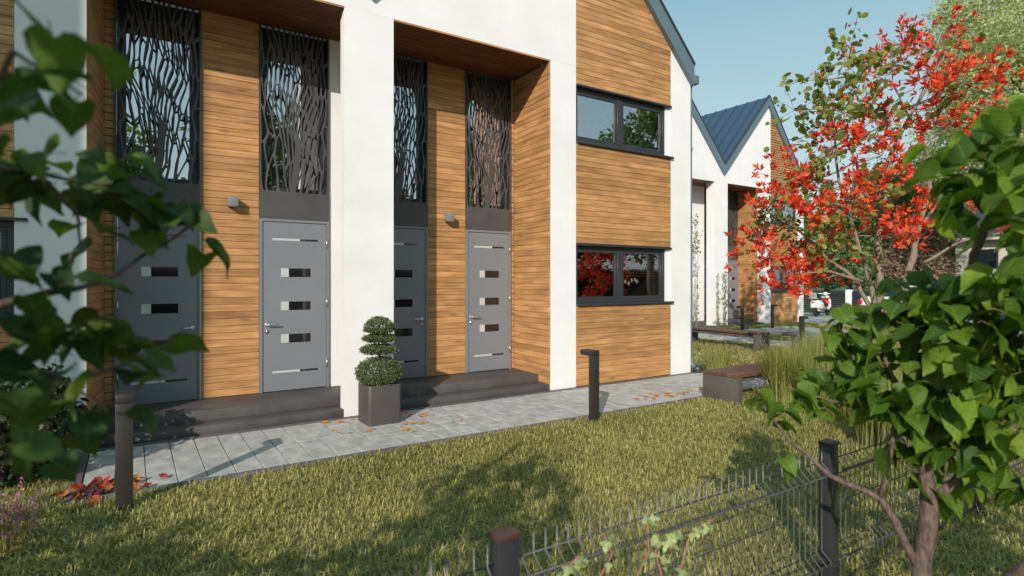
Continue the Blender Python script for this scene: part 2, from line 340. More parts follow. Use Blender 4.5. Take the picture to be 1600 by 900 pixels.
def np_mesh(name, V, F, mat, tint=None, smooth=False):
    """V (n,3); F (m,k) all faces of one size"""
    me = bpy.data.meshes.new(name); nv, nf, k = len(V), len(F), F.shape[1]
    me.vertices.add(nv); me.vertices.foreach_set("co", np.ascontiguousarray(V, dtype=np.float32).ravel())
    me.loops.add(nf * k); me.loops.foreach_set("vertex_index", np.ascontiguousarray(F, dtype=np.int32).ravel())
    me.polygons.add(nf); me.polygons.foreach_set("loop_start", np.arange(0, nf * k, k, dtype=np.int32))
    me.update(calc_edges=True)
    if smooth: me.polygons.foreach_set("use_smooth", np.ones(nf, dtype=bool))
    if tint is not None:
        a = me.attributes.new("tint", 'FLOAT', 'POINT'); a.data.foreach_set("value", np.ascontiguousarray(tint, dtype=np.float32))
    me.materials.append(M[mat]); me.validate(); return me
def frames(d, roll):
    """rotation matrices (n,3,3) whose x axis is d, rolled about it"""
    d = d / np.linalg.norm(d, axis=1, keepdims=True)
    up = np.tile(np.array([0.0, 0.0, 1.0]), (len(d), 1)); up[np.abs(d[:, 2]) > 0.95] = (1, 0, 0)
    y = np.cross(up, d); y /= np.linalg.norm(y, axis=1, keepdims=True); z = np.cross(d, y)
    c, s = np.cos(roll)[:, None], np.sin(roll)[:, None]
    y2 = y * c + z * s; z2 = -y * s + z * c
    return np.stack([d, y2, z2], axis=2)
def scatter(name, tv, tf, pos, rot, scale, mat, tint, smooth=False):
    tv = np.asarray(tv, float); tf = np.asarray(tf, int); n = len(pos)
    sc = scale[:, None, None] if np.ndim(scale) == 1 else scale[:, None, :]
    V = np.einsum('nij,nkj->nki', rot, tv[None] * sc) + pos[:, None, :]
    F = tf[None] + (np.arange(n) * len(tv))[:, None, None]
    return np_mesh(name, V.reshape(-1, 3), F.reshape(-1, tf.shape[1]), mat, np.repeat(tint, len(tv)), smooth)
def rand_dirs(n, zbias=0.0):
    d = rng.normal(size=(n, 3)); d[:, 2] += zbias
    return d / np.linalg.norm(d, axis=1, keepdims=True)
LEAF4 = ([(0, 0, 0), (0.5, 0.28, 0.06), (1, 0, -0.05), (0.5, -0.28, 0.06)], [(0, 1, 2), (0, 2, 3)])
ROUND = ([(0, 0, 0), (0.25, 0.36, 0.04), (0.7, 0.36, 0.05), (1.0, 0, -0.03), (0.7, -0.36, 0.05), (0.25, -0.36, 0.04)], [(0, 1, 2), (0, 2, 3), (0, 3, 4), (0, 4, 5)])

# ------------------------------------------------------------------ ground
def sheet(name, poly, z, mat, kind="structure"):
    return MB().add([(p[0], p[1], z) for p in poly], [tuple(range(len(poly)))]).build(name, mat, kind=kind)
sheet("ground", [(-300, -300), (600, -300), (600, 600), (-300, 600)], -0.03, "meadow")
LAWN = [(-6, -6), (13.6, -6), (13.6, 12.6), (8.9, 12.6), (8.9, 5.32), (-6, 5.32)]
sheet("lawn", [(-8, -8), (13.6, -8), (13.6, 18), (-8, 18)], -0.012, "earth")

# path of slabs in front of the house
PY0, PY1, PX0, PX1 = 5.42, 6.85, -0.33, 9.2
path = MB().box(PX0, PX1, PY0, PY1, -0.06, 0.004).build("garden_path", "joint", kind="structure")
slab_meshes = {}
def slab(x0, x1, y0, y1):
    key = (round(x1 - x0, 3), round(y1 - y0, 3))
    if key not in slab_meshes:
        g = 0.0035
        slab_meshes[key] = B(g, key[0] - g, g, key[1] - g, -0.03, 0.0).mesh("slab", "slab", bevel=0.003, segs=1)
    o = bpy.data.objects.new("slab", slab_meshes[key])
    o.location = (x0, y0, 0.012 + rnd.uniform(-0.0012, 0.0012)); link(o, path)
x = PX0; i = 0
while x < PX1 - 0.01:
    w = min(0.218, PX1 - x)
    if x < 1.0: slab(x, x + w, PY0, PY1)
    else:
        cuts = [[0.48, 0.96], [0.24, 0.72, 1.2], [0.40, 0.88], [0.16, 0.64, 1.12]][i % 4] if x > 1.9 else [0.72]
        cs = [0] + cuts + [PY1 - PY0]
        for c0, c1 in zip(cs, cs[1:]): slab(x, x + w, PY0 + c0, PY0 + c1)
    x += w; i += 1
for k, (x0, x1, y0, y1) in enumerate([(PX0 - 0.09, 2.2, 5.345, 5.415), (2.204, 4.4, 5.345, 5.415), (4.404, 6.6, 5.345, 5.415), (6.604, 9.2, 5.345, 5.415), (PX0 - 0.09, PX0 - 0.006, 5.42, 6.85)]):
    B(x0, x1, y0, y1, -0.1, 0.022).build("kerb_strip", "kerb", path, bevel=0.006)
B(PX0, 8.4, 6.853, 6.93, -0.1, 0.018).build("wall_strip", "kerb", path)
# far walkways and driveway
walk = B(13.65, 14.85, -4, 12.4, -0.06, 0.012).build("walkway", "joint", kind="structure")
for k in range(27):
    y0 = -4 + k * 0.605
    B(13.655, 14.245, y0, y0 + 0.6, -0.02, 0.018 + 0.0015 * (k % 3)).build("slab", "slab", walk); B(14.252, 14.845, y0, y0 + 0.6, -0.02, 0.018 + 0.001 * (k % 4)).build("slab", "slab", walk)
B(9.2, 13.63, 12.0, 12.9, -0.06, 0.014).build("front_walk", "slab", kind="structure")
sheet("parking_pavement", [(16.3, -4), (20.0, -4), (20.0, 12.2), (16.3, 12.2)], 0.012, "drive")
sheet("driveway", [(21.9, -14), (29.4, -14), (29.4, 30), (21.9, 30)], 0.012, "drive")
sheet("far_lawn", [(14.9, -6), (21.88, -6), (21.88, 12.9), (14.9, 12.9)], -0.008, "earth")

def blades(name, pts, lmin, lmax, wid, mat="grass", lean=1.45, kind="stuff", dry=None):
    n = len(pts); ln = rng.uniform(lmin, lmax, n); az = rng.uniform(0, 2 * math.pi, n); le = rng.uniform(0.15, lean, n) * 1.2
    dx = np.stack([np.cos(az), np.sin(az), np.zeros(n)], 1); sd = np.stack([-np.sin(az), np.cos(az), np.zeros(n)], 1)
    up = np.array([0, 0, 1.0]); w = (wid * rng.uniform(0.7, 1.3, n))[:, None]
    mid = pts + dx * (ln * le * 0.35)[:, None] + up * (ln * 0.58)[:, None]
    tip = pts + dx * (ln * le * 1.0)[:, None] + up * (ln * np.maximum(0.25, 1.0 - 0.45 * le))[:, None]
    V = np.stack([pts - sd * w, pts + sd * w, mid - sd * w * 0.8, mid + sd * w * 0.8, tip], 1).reshape(-1, 3)
    F = np.array([(0, 1, 3), (0, 3, 2), (2, 3, 4)])[None] + (np.arange(n) * 5)[:, None, None]
    # patches of drier grass
    ph = np.sin(pts[:, 0] * 2.3 + 1.1 * np.sin(pts[:, 1] * 1.9)) * np.sin(pts[:, 1] * 2.7 + 1.3 * np.sin(pts[:, 0] * 1.4))
    t = np.clip(rng.beta(2, 2.2, n) + 0.18 * ph, 0, 1); t = np.where(rng.random(n) < 0.1, rng.uniform(0.88, 1.0, n), np.minimum(t, 0.86))
    tt = np.stack([t * 0.45, t * 0.45, t * 0.85, t * 0.85, t], 1).ravel() if True else None
    me = np_mesh(name, V, F.reshape(-1, 3), mat, tt)
    return link(bpy.data.objects.new(name, me), None, kind)
def tufted(n, x0, x1, y0, y1, per=8, rad=0.035):
    c = np.stack([rng.uniform(x0, x1, n), rng.uniform(y0, y1, n), np.zeros(n)], 1)
    p = np.repeat(c, per, 0); p[:, :2] += rng.normal(size=(n * per, 2)) * rad
    return p
def fit(p):   # keep off the paths
    keep = (p[:, 1] < 5.335) | ((p[:, 0] < PX0 - 0.1)) | (p[:, 0] > 9.22)
    return p[keep]
near = np.concatenate([tufted(26000, -1.6, 4.2, 1.2, 5.4, 3, .035), tufted(29000, 4.0, 9.4, 0.4, 5.4, 3, .035), tufted(3000, -2.2, -0.4, 4.2, 7.0, 3, .035)])
blades("lawn_grass", fit(near), 0.028, 0.075, 0.0035)
far = np.concatenate([tufted(5200, 8.8, 13.5, 2.0, 11.9, 7, 0.05)])
blades("far_lawn_grass", far[far[:, 0] < 13.6], 0.04, 0.09, 0.006)
far2 = np.concatenate([tufted(3000, 14.95, 16.25, 2, 12.3, 6, 0.05), tufted(2600, 20.05, 21.8, 4, 12.8, 6, 0.05), tufted(1200, 16.4, 21.8, 12.25, 12.9, 6, 0.05)])
blades("verge_grass", far2[(far2[:, 0] < 16.28) | (far2[:, 0] > 20.05) | (far2[:, 1] > 12.2)], 0.04, 0.09, 0.009)

# ------------------------------------------------------------------ terraced houses
def lerp_pts(pts, x):
    for (a, za), (b, zb) in zip(pts, pts[1:]):
        if a <= x <= b: return za + (zb - za) * (x - a) / (b - a)
    return pts[-1][1] if x > pts[-1][0] else pts[0][1]
plank_meshes = {}
def plank(root, p0, p1, z, h, mat="larch", th=0.016):
    """one cladding board from p0 to p1 (x,y), its face turned to the right of that direction"""
    d = Vector((p1[0] - p0[0], p1[1] - p0[1])); L = d.length
    key = (round(L, 3), round(h, 4), mat)
    if key not in plank_meshes:
        g = 0.0018; m = MB(); c = 0.003
        vs = [(0, 0, 0), (L, 0, 0), (L, 0, h), (0, 0, h), (0, -th + c, g), (L, -th + c, g), (L, -th + c, h - g), (0, -th + c, h - g),
              (0.0015, -th, g + c), (L - 0.0015, -th, g + c), (L - 0.0015, -th, h - g - c), (0.0015, -th, h - g - c)]
        m.add(vs, [(0, 1, 5, 4), (2, 3, 7, 6), (0, 4, 7, 3), (1, 2, 6, 5), (4, 5, 9, 8), (6, 7, 11, 10), (4, 8, 11, 7), (5, 6, 10, 9), (8, 9, 10, 11), (0, 3, 2, 1)])
        plank_meshes[key] = m.mesh("plank", mat)
    o = bpy.data.objects.new("plank", plank_meshes[key]); link(o, root)
    o.matrix_basis = Matrix.Translation((p0[0], p0[1], z)) @ Matrix.Rotation(math.atan2(d.y, d.x), 4, 'Z')
    return o
def planks(root, p0, p1, z0, z1, pitch=0.0872, mat="larch"):
    n = max(1, round((z1 - z0) / pitch)); h = (z1 - z0) / n
    for i in range(n): plank(root, p0, p1, z0 + i * h, h, mat)
def boards_joined(root, p0, p1, z0, z1, pitch=0.0872):
    d = Vector((p1[0] - p0[0], p1[1] - p0[1])); L = d.length; mm = MB(); n = round((z1 - z0) / pitch); h = (z1 - z0) / n
    for k in range(n): mm.box(0, L, -.016, 0, k * h + .003, (k + 1) * h - .003)
    o = mm.build("side_boards", "larch", root, kind="stuff"); o.matrix_basis = Matrix.Translation((p0[0], p0[1], z0)) @ Matrix.Rotation(math.atan2(d.y, d.x), 4, 'Z'); return o
def voronoi_holes(w, h, seed, nx=17, nz=5.0, bar=0.0092):
    """holes of a laser-cut sheet: stretched cells that crowd into a trunk at the foot and fan out upward"""
    r = random.Random(seed); K = 0.14; S = []
    for i in range(nx):
        ph = r.uniform(-0.5, 0.5); wob = r.uniform(-1, 1)
        for j in range(int(nz) + 2):
            s = -1 + 2 * (i + 0.5 + r.uniform(-0.45, 0.45)) / nx; v = (j + ph + r.uniform(-0.22, 0.22)) / nz
            if -1 < s < 1 and 0 < v < 1: S.append((s * w / 2, v * h * K, s, v))
    def clip(poly, nxx, nyy, c):
        o = []
        for a, b in zip(poly, poly[1:] + poly[:1]):
            da = a[0] * nxx + a[1] * nyy - c; db = b[0] * nxx + b[1] * nyy - c
            if da <= 0: o.append(a)
            if (da < 0 < db) or (db < 0 < da):
                t = da / (da - db); o.append((a[0] + (b[0] - a[0]) * t, a[1] + (b[1] - a[1]) * t))
        return o
    def pw(v): return 1 + 1.5 * max(0.0, 1 - v / 0.65) ** 1.25
    holes = []
    for k, (x, y, s, v) in enumerate(S):
        p = pw(v); der = max(0.16, p * abs(s) ** (p - 1))
        ins = bar / der
        if v < 0.14 and abs(s) < 0.3: continue
        e = 0.012; poly = [(-w / 2 + e, e * K), (w / 2 - e, e * K), (w / 2 - e, h * K - e * K), (-w / 2 + e, h * K - e * K)]
        for q, (x2, y2, *_r) in enumerate(S):
            if q == k or abs(x2 - x) > w * 0.5 or abs(y2 - y) > h * K * 0.5: continue
            dx, dy = x2 - x, y2 - y; L = math.hypot(dx, dy)
            if L < 1e-6: poly = []; break
            dx /= L; dy /= L
            off = ins * (abs(dx) + 0.10 * abs(dy))
            poly = clip(poly, dx, dy, (x * dx + y * dy) + L / 2 - off)
            if len(poly) < 3: break
        if len(poly) < 3: continue
        A = abs(sum(a[0] * b[1] - a[1] * b[0] for a, b in zip(poly, poly[1:] + poly[:1]))) / 2
        if A < 0.00009: continue
        for _ in range(2):
            q = []
            for a, b in zip(poly, poly[1:] + poly[:1]):
                q += [(a[0] * 0.87 + b[0] * 0.13, a[1] * 0.87 + b[1] * 0.13), (a[0] * 0.13 + b[0] * 0.87, a[1] * 0.13 + b[1] * 0.87)]
            poly = q
        out_ = []
        for a, b in poly:
            v_ = b / (h * K); s_ = max(-1, min(1, a / (w / 2))); p_ = pw(v_)
            X = w / 2 * math.copysign(abs(s_) ** p_, s_); Z = v_ * h
            edge = 1 - abs(X) / (w / 2)
            X += min(0.022, edge * 0.14) * (math.sin(Z * 6.1 + seed + X * 5) + 0.5 * math.sin(Z * 15.3 + 2.0 * seed + X * 19)); Z += 0.03 * math.sin(X * 23 + seed * 1.7) * min(1, (1 - v_) * 8, v_ * 8)
            out_.append((X, Z))
        holes.append(out_)
    return holes
def screen_mesh(w, h, seed):
    cu = bpy.data.curves.new("laser_cut_screen", 'CURVE'); cu.dimensions = '2D'; cu.fill_mode = 'BOTH'; cu.extrude = 0.004
    for loop in [[(-w / 2, 0), (w / 2, 0), (w / 2, h), (-w / 2, h)]] + voronoi_holes(w, h, seed):
        sp = cu.splines.new('POLY'); sp.points.add(len(loop) - 1); sp.use_cyclic_u = True
        for pt, (a, b) in zip(sp.points, loop): pt.co = (a, b, 0, 1)
    tmp = bpy.data.objects.new("tmp", cu); COL.objects.link(tmp)
    bpy.context.view_layer.update()
    me = bpy.data.meshes.new_from_object(tmp.evaluated_get(bpy.context.evaluated_depsgraph_get()))
    bpy.data.objects.remove(tmp); bpy.data.curves.remove(cu)
    me.transform(Matrix.Rotation(R(90), 4, 'X')); me.materials.clear(); me.materials.append(M['screen']); me.name = "laser_cut_screen"
    return me
def door(root, x0, x1, y, z0, z1, handle_right, fine=True):
    """leaf with satin strips and three glazed slots; the frame is a part of the door"""
    j = 0.032
    lx0, lx1 = x0 + j, x1 - j; w = lx1 - lx0; hgt = z1 - j - z0
    d = B(lx0 + 0.003, lx1 - 0.003, y - 0.02, y + 0.03, z0 + 0.008, z1 - j - 0.003).build("door", "door", root, bevel=0.002, segs=1)
    fr = MB().box(x0, lx0, y - 0.034, y + 0.05, z0, z1).box(lx1, x1, y - 0.034, y + 0.05, z0, z1).box(lx0, lx1, y - 0.034, y + 0.05, z1 - j, z1)
    fr.build("door_frame", "door", d)
    U = lambda u: lx0 + u * w
    V = lambda v: z0 + hgt * (1 - v)
    yf = y - 0.0235
    for v in (0.105, 0.885):
        B(U(.15), U(.575), yf, y, V(v) - 0.014, V(v) + 0.014).build("satin_strip", "frost", d); B(U(.575) + .001, U(.86), yf + .001, y, V(v) - 0.012, V(v) + 0.012).build("dark_strip", "dglass", d)
    for v in (0.30, 0.497, 0.69):
        B(U(.28), U(.40), yf, y, V(v) - 0.056, V(v) + 0.056).build("satin_panel", "frost", d); B(U(.40) + .001, U(.74), yf + .001, y, V(v) - 0.056, V(v) + 0.056).build("glass_slot", "dglass", d)
    if fine:
        hx = U(.93) if handle_right else U(.07); s = -1 if handle_right else 1; hz = V(.605)
        MB().lathe([(0.025, 0), (0.025, -0.008), (0.02, -0.010)], (hx, y - 0.02, hz), 12, 'y').tube([(hx, y - 0.028, hz), (hx, y - 0.065, hz), (hx + s * 0.012, y - 0.072, hz), (hx + s * 0.135, y - 0.072, hz)], 0.0095, 8).build("handle", "steel", d, smooth=True)
        MB().lathe([(0.026, 0), (0.026, -0.008), (0.012, -0.009), (0.011, -0.02)], (hx, y - 0.02, hz - 0.085), 12, 'y').build("lock", "steel", d, smooth=True)
        for v in (0.12, 0.48, 0.85):
            hx2 = lx0 - 0.001 if handle_right else lx1 + 0.001
            MB().tube([(hx2, y - 0.042, V(v) - 0.055), (hx2, y - 0.042, V(v) + 0.055)], 0.009, 8).build("hinge", "steel", d, smooth=True)
    return d
def bay_window(root, x0, x1, y, z0, z1, blind):
    """two-light window set back in the cladding, with head flashing and a sill"""
    f = 0.055; xm0, xm1 = x0 + (x1 - x0) * 0.448, x0 + (x1 - x0) * 0.5; yw = y + 0.05
    fr = MB().box(x0, x1, yw, yw + .07, z0, z0 + f).box(x0, x1, yw, yw + .07, z1 - f, z1).box(x0, x0 + f * .55, yw, yw + .07, z0 + f, z1 - f).box(x1 - f, x1, yw, yw + .07, z0 + f, z1 - f).box(xm0, xm1, yw - .004, yw + .07, z0 + f, z1 - f)
    w = fr.build("window", "frame", root, bevel=0.004, segs=1)
    for a, b in ((x0 + f * .55, xm0), (xm1, x1 - f)):
        s = 0.045; c, d_ = z0 + f, z1 - f; q = yw + .012
        MB().box(a, b, q, q + .05, c, c + s).box(a, b, q, q + .05, d_ - s, d_).box(a, a + s, q, q + .05, c + s, d_ - s).box(b - s, b, q, q + .05, c + s, d_ - s).build("sash", "frame", w, bevel=0.004, segs=1)
        B(a + s, b - s, q + .02, q + .026, c + s, d_ - s).build("pane", "pane" if z0 > 3 else "pane_low", w)
    B(x0 - .003, x1 + .13, y - .05, yw + .01, z0 - .036, z0 - .002).build("sill", "frame", w, bevel=0.004)
    B(x0 - .003, x1 + .10, y - .028, yw + .01, z1 + .002, z1 + .03).build("head_flashing", "frame", w)
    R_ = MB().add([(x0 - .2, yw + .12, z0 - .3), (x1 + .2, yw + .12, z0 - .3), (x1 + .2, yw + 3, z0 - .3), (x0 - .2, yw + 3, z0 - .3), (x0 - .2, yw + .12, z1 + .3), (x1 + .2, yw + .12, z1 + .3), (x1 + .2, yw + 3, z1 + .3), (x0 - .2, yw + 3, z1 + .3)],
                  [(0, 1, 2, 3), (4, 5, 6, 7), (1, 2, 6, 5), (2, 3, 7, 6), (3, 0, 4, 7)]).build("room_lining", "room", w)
    if blind == 'white':
        for a, b in ((x0 + .1, xm0 - .03), (xm1 + .06, x1 - .12)):
            m = MB()
            for k in range(int((z1 - z0 - .2) / .03)):
                zz = z1 - .1 - k * .03
                m.add([(a, yw + .13, zz), (b, yw + .13, zz), (b, yw + .152, zz + .012), (a, yw + .152, zz + .012)], [(0, 1, 2, 3)])
            m.build("venetian_blind", "blind", w, kind="stuff")
    if blind == 'wood':
        a, b = xm1 + .08, x1 - .1
        for k in range(9):
            zz = z1 - .13 - k * .042
            B(a, b, yw + .13, yw + .16, zz, zz + .006).build("blind_slat", "wblind", w)
        B(a + .06, a + .064, yw + .14, yw + .144, z1 - .48, z1 - .1).build("blind_cord", "wblind", w)
    return w
def roofs(root, zl, yf, depth, fh=0.335):
    """two gables side by side: barge boards on the front, standing-seam slopes behind"""
    fy = yf - 0.09
    for (a, za), (b, zb) in zip(zl, zl[1:]):
        n = root.name
        MB().prism_xz([(a, za), (b, zb), (b, zb + fh), (a, za + fh)], fy, fy + 0.05).build("barge_board", "fascia", root)
        MB().prism_xz([(a, za + fh + .002), (b, zb + fh + .002), (b, zb + fh + .05), (a, za + fh + .05)], fy - 0.02, fy + 0.07).build("verge_trim", "frame", root)
        sl = MB().prism_xz([(a, za + .12), (b, zb + .12), (b, zb + fh - .01), (a, za + fh - .01)], fy + 0.052, yf + depth).build("roof_slope", "roof", root)
        nrm = Vector((-(zb - za), b - a)).normalized() * 0.035
        for k in range(int(depth / 0.48)):
            y = yf + 0.35 + k * 0.48
            MB().prism_xz([(a, za + fh - .012), (b, zb + fh - .012), (b + nrm.x, zb + fh - .012 + nrm.y), (a + nrm.x, za + fh - .012 + nrm.y)], y, y + 0.03).build("roof_seam", "roof", sl)
        MB().prism_xz([(a, za), (b, zb), (b, zb + .1), (a, za + .1)], fy + 0.052, yf).build("eaves_board", "fascia", root)

# ---------------- near house
YF, YB = 6.95, 7.98
ZL1 = [(-3.49, 5.14), (-0.53, 8.19), (2.445, 5.14), (5.42, 8.19), (8.38, 5.14)]
H1 = thing("terraced_house", (2.445, YF, 0), "nearest white rendered house with timber cladding, four grey front doors and deep porch recesses", "house")
SOF = 4.955; DK = 0.215
for (a, b) in ((2.145, 2.771), (-0.895, -0.36)):
    B(a, b, YF, YF + .15, 0, SOF).build("pillar", "stucco", H1)
B(2.247, 2.832, YB, YB + .3, DK - .1, SOF).build("porch_wall", "stucco", H1)
B(-.85, -.42, YF + .152, YB + .3, 0, SOF).build("pillar_core", "stucco", H1)
B(5.246, 5.736, YF, YF + .25, 0, SOF).build("front_wall", "stucco", H1)
up = [(-0.846, SOF + .001), (5.736, SOF + .001), (5.736, lerp_pts(ZL1, 5.736)), (5.42, 8.19), (2.445, 5.14), (-0.53, 8.19), (-0.846, lerp_pts(ZL1, -.846))]
mu = MB()
for q in ([up[0], (2.445, SOF + .001), up[4], up[5], up[6]], [(2.445, SOF + .001), up[1], up[2], up[3], up[4]]):
    mu.prism_xz(q, YF, YF + .25)
mu.build("front_wall", "stucco", H1)
MB().prism_xz([(7.863, 0), (8.38, 0), (8.38, 5.14), (7.863, lerp_pts(ZL1, 7.863))], YF, YF + .25).build("corner_wall", "stucco", H1)
B(8.14, 8.38, YF + .252, YF + 10, 0, 5.13).build("side_wall", "stucco", H1)
B(-2.84, -3.49, YF, YF + .25, 0, 5.13).build("corner_wall", "stucco", H1)
# timber bay
WX0, WX1 = 5.745, 7.765
for z0, z1 in ((0.0, 1.285), (2.215, 3.79), (4.672, 5.6)):
    B(5.738, 7.861, YF + .012, YF + .2, z0 + .002, z1).build("cladding_batten", "backing", H1)
MB().prism_xz([(5.738, 5.602), (7.861, 5.602), (7.861, 5.66), (5.738, 7.84)], YF + .012, YF + .2).build("cladding_batten", "backing", H1)
for z0, z1 in ((0.022, 1.262), (2.236, 3.775), (4.685, 5.65)):
    planks(H1, (5.74, YF + .012), (7.859, YF + .012), z0, z1)
z = 5.65
while z < 7.0:
    xr = 8.38 - (z + 0.0872 - 5.14) / 1.03 + 0.11
    plank(H1, (5.74, YF + .012), (max(5.9, min(7.859, xr)), YF + .012), z, 0.0872); z += 0.0872
for z0, z1 in ((1.30, 2.20), (3.81, 4.66)):
    B(7.768, 7.861, YF + .03, YF + .2, z0 - .01, z1 + .01).build("window_reveal", "stucco", H1)
bay_window(H1, WX0, WX1, YF, 1.30, 2.20, 'wood'); bay_window(H1, WX0, WX1, YF, 3.81, 4.66, 'white')
# mirrored bay at the left edge
B(-2.84, -.897, YF + .012, YF + .2, 0, 1.285).build("cladding_batten", "backing", H1); B(-2.84, -.897, YF + .012, YF + .2, 2.215, 6.0).build("cladding_batten", "backing", H1)
boards_joined(H1, (-2.83, YF + .012), (-.897, YF + .012), 0.02, 1.27); boards_joined(H1, (-2.83, YF + .012), (-.897, YF + .012), 2.22, 6.0)
bay_window(H1, -2.83, -.90, YF, 1.30, 2.20, None)
# porches
for (px0, px1, d0, d1, seed) in ((-0.33, 2.54, (-.16, .711), (1.37, 2.244), 11), (2.54, 5.28, (2.835, 3.707), (4.361, 5.194), 23)):
    fx1 = px1 - .105 if px0 < 0 else px1 - .03
    B(px0 - (.05 if px0 < 0 else -.002), px1, 7.25, YB - .001, 0, DK).build("porch_step", "step", H1, bevel=0.006); B(*((px0 - .03, 2.143) if px0 < 0 else (2.773, px1 - .02)), YF + .01, 7.248, 0, 0.105).build("porch_step", "step", H1, bevel=0.006)
    for (a, b), right, sd in ((d0, True, seed), (d1, False, seed + 4)):
        door(H1, a, b, YB, DK + .002, 2.452, right)
        B(a, b, YB - .034, YB + .03, 2.455, 2.80).build("transom_panel", "screen", H1)
        sm = screen_mesh(b - a, 2.13, 11 if sd in (11, 15, 23, 27) else sd)
        so = bpy.data.objects.new("laser_cut_screen", sm); link(so, H1)
        so.matrix_basis = Matrix.Translation(((a + b) / 2, YB - .028, 2.80))
        for e0, e1 in ((a, a + .022), (b - .022, b)):
            B(e0, e1, YB - .022, YB + .16, 2.802, 4.945).build("screen_jamb", "frame", H1)
        g0, g1 = a + .024, b - .024
        win = MB().box(g0, g0 + .09, YB + .10, YB + .15, 2.802, 4.94).box(g1 - .09, g1, YB + .10, YB + .15, 2.802, 4.94).box(g0 + .09, g1 - .09, YB + .10, YB + .15, 2.802, 2.88).box(g0 + .09, g1 - .09, YB + .10, YB + .15, 4.72, 4.94).build("tall_window", "frame", H1)
        B(g0 + .09, g1 - .09, YB + .12, YB + .13, 2.88, 4.72).build("pane", "mirror", win)
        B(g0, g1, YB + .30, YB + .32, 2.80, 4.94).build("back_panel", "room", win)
    B(d0[1], d1[0], YB + .012, YB + .08, DK, SOF).build("cladding_batten", "backing", H1)
    planks(H1, (d0[1] + .003, YB + .012), (d1[0] - .003, YB + .012), DK + .003, SOF - .003)
    # boarded ceiling of the porch
    B(px0 - .05, px1 + .05, YF + .002, YB + .3, SOF - .004 + .022, SOF + .1).build("ceiling_batten", "backing", H1) if False else None
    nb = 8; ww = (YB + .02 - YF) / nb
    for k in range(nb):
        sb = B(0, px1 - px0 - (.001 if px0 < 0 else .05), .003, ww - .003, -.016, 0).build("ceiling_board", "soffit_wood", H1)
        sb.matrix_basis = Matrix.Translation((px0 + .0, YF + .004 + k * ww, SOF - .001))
    B(*((px0 - .03, 2.143) if px0 < 0 else (2.773, px1 - .05)), YF - .004, YF + .012, SOF - .022, SOF + .001).build("porch_edge_trim", "larch", H1)
MB().prism_xy([(5.256, YF + .252), (5.55, YF + .252), (5.55, YB + .3), (5.292, YB + .3), (5.292, YB)], 0, SOF).build("side_wall", "backing", H1)
MB().prism_xy([(-.44, YF + .16), (-.376, YF + .16), (-.27, YB), (-.27, YB + .3), (-.44, YB + .3)], 0, SOF).build("side_wall", "backing", H1)
planks(H1, (5.286, YB - .004), (5.243, YF + .003), 0.03, SOF - .022)
boards_joined(H1, (-.372, YF + .003), (-.266, YB - .004), 0.03, SOF - .022)
st = MB()
for x0, x1 in ((5.196, 5.264), (-.248, -.162)):
    n = 54; h = (SOF - DK) / n
    for k in range(n): st.box(x0, x1, YB - .004, YB + .02, DK + k * h + .0045, DK + (k + 1) * h - .0045)
st.build("edge_boards", "larch", H1, kind="stuff")
B(5.19, 5.3, YB + .021, YB + .08, DK, SOF).build("cladding_batten", "backing", H1); B(-.3, -.16, YB + .021, YB + .08, DK, SOF).build("cladding_batten", "backing", H1)
roofs(H1, ZL1, YF, 10.0)
B(-3.4, 8.3, YF + 9.6, YF + 9.9, 0, 5.1).build("back_wall", "stucco", H1)
B(8.365, 8.50, YF - .095, YF + 9.9, 5.165, 5.32).build("gutter", "fascia", H1, bevel=.01)
MB().tube([(8.43, YF + .06, 5.17), (8.43, YF + .06, 0.25), (8.44, YF + .02, 0.15), (8.46, YF - .03, 0.10)], 0.042, 10).build("downpipe", "fascia", H1, smooth=True)
for zz in (1.0, 2.6, 4.0): MB().tube([(8.43, YF + .06, zz), (8.43, YF + .06, zz + .04)], 0.052, 10).build("pipe_clip", "fascia", H1)
MB().lathe([(0.07, 0), (0.085, .03), (0.085, .10), (0.05, .14)], (8.5, YF - .06, 0.0), 12).build("rain_gully", "frame", H1, smooth=True)

def wall_lamp(x, z, lab):
    t = thing("wall_lamp", (x, YB, z), lab, "wall lamp", "cube lamps between the front doors")
    B(x - .035, x + .035, YB - .026, YB - .005, z - .035, z + .035).build("mounting_plate", "frame", t)
    B(x - .058, x + .058, YB - .142, YB - .028, z - .058, z + .058).build("lamp_body", "lamp", t, bevel=.003)
    B(x - .04, x + .04, YB - .125, YB - .045, z - .0605, z - .058).build("lens", "lens", t)
wall_lamp(1.05, 2.63, "grey cube wall lamp on the boards between the two left porch doors")
wall_lamp(4.045, 2.61, "grey cube wall lamp on the boards between the two right porch doors")

# orchid on the window ledge inside the lower window
t = thing("potted_orchid", (6.98, 7.17, 1.40), "white orchid in a magenta pot behind the lower right window pane", "plant")
MB().lathe([(.075, 0), (.10, .05), (.105, .052)], (6.98, 7.2, 1.41), 14).build("pot", "magenta", t, smooth=True)
MB().tube([(6.98, 7.2, 1.45), (6.99, 7.2, 1.6), (7.06, 7.2, 1.72), (7.2, 7.2, 1.74), (7.3, 7.2, 1.68)], .005, 5).build("stem", "gtwig", t)
for k, (dx, dz) in enumerate(((.02, .2), (.1, .17), (.17, .22), (.25, .23), (.3, .2))):
    P = np.array([[6.98 + dx, 7.19, 1.44 + dz]] * 5); an = np.arange(5) * 2 * math.pi / 5
    d = np.stack([np.cos(an), np.full(5, -0.25), np.sin(an)], 1)
    link(bpy.data.objects.new("flower", scatter("flower", *LEAF4, P, frames(d, np.full(5, 1.5)), np.full(5, .042), "petalw", np.full(5, .5))), t)
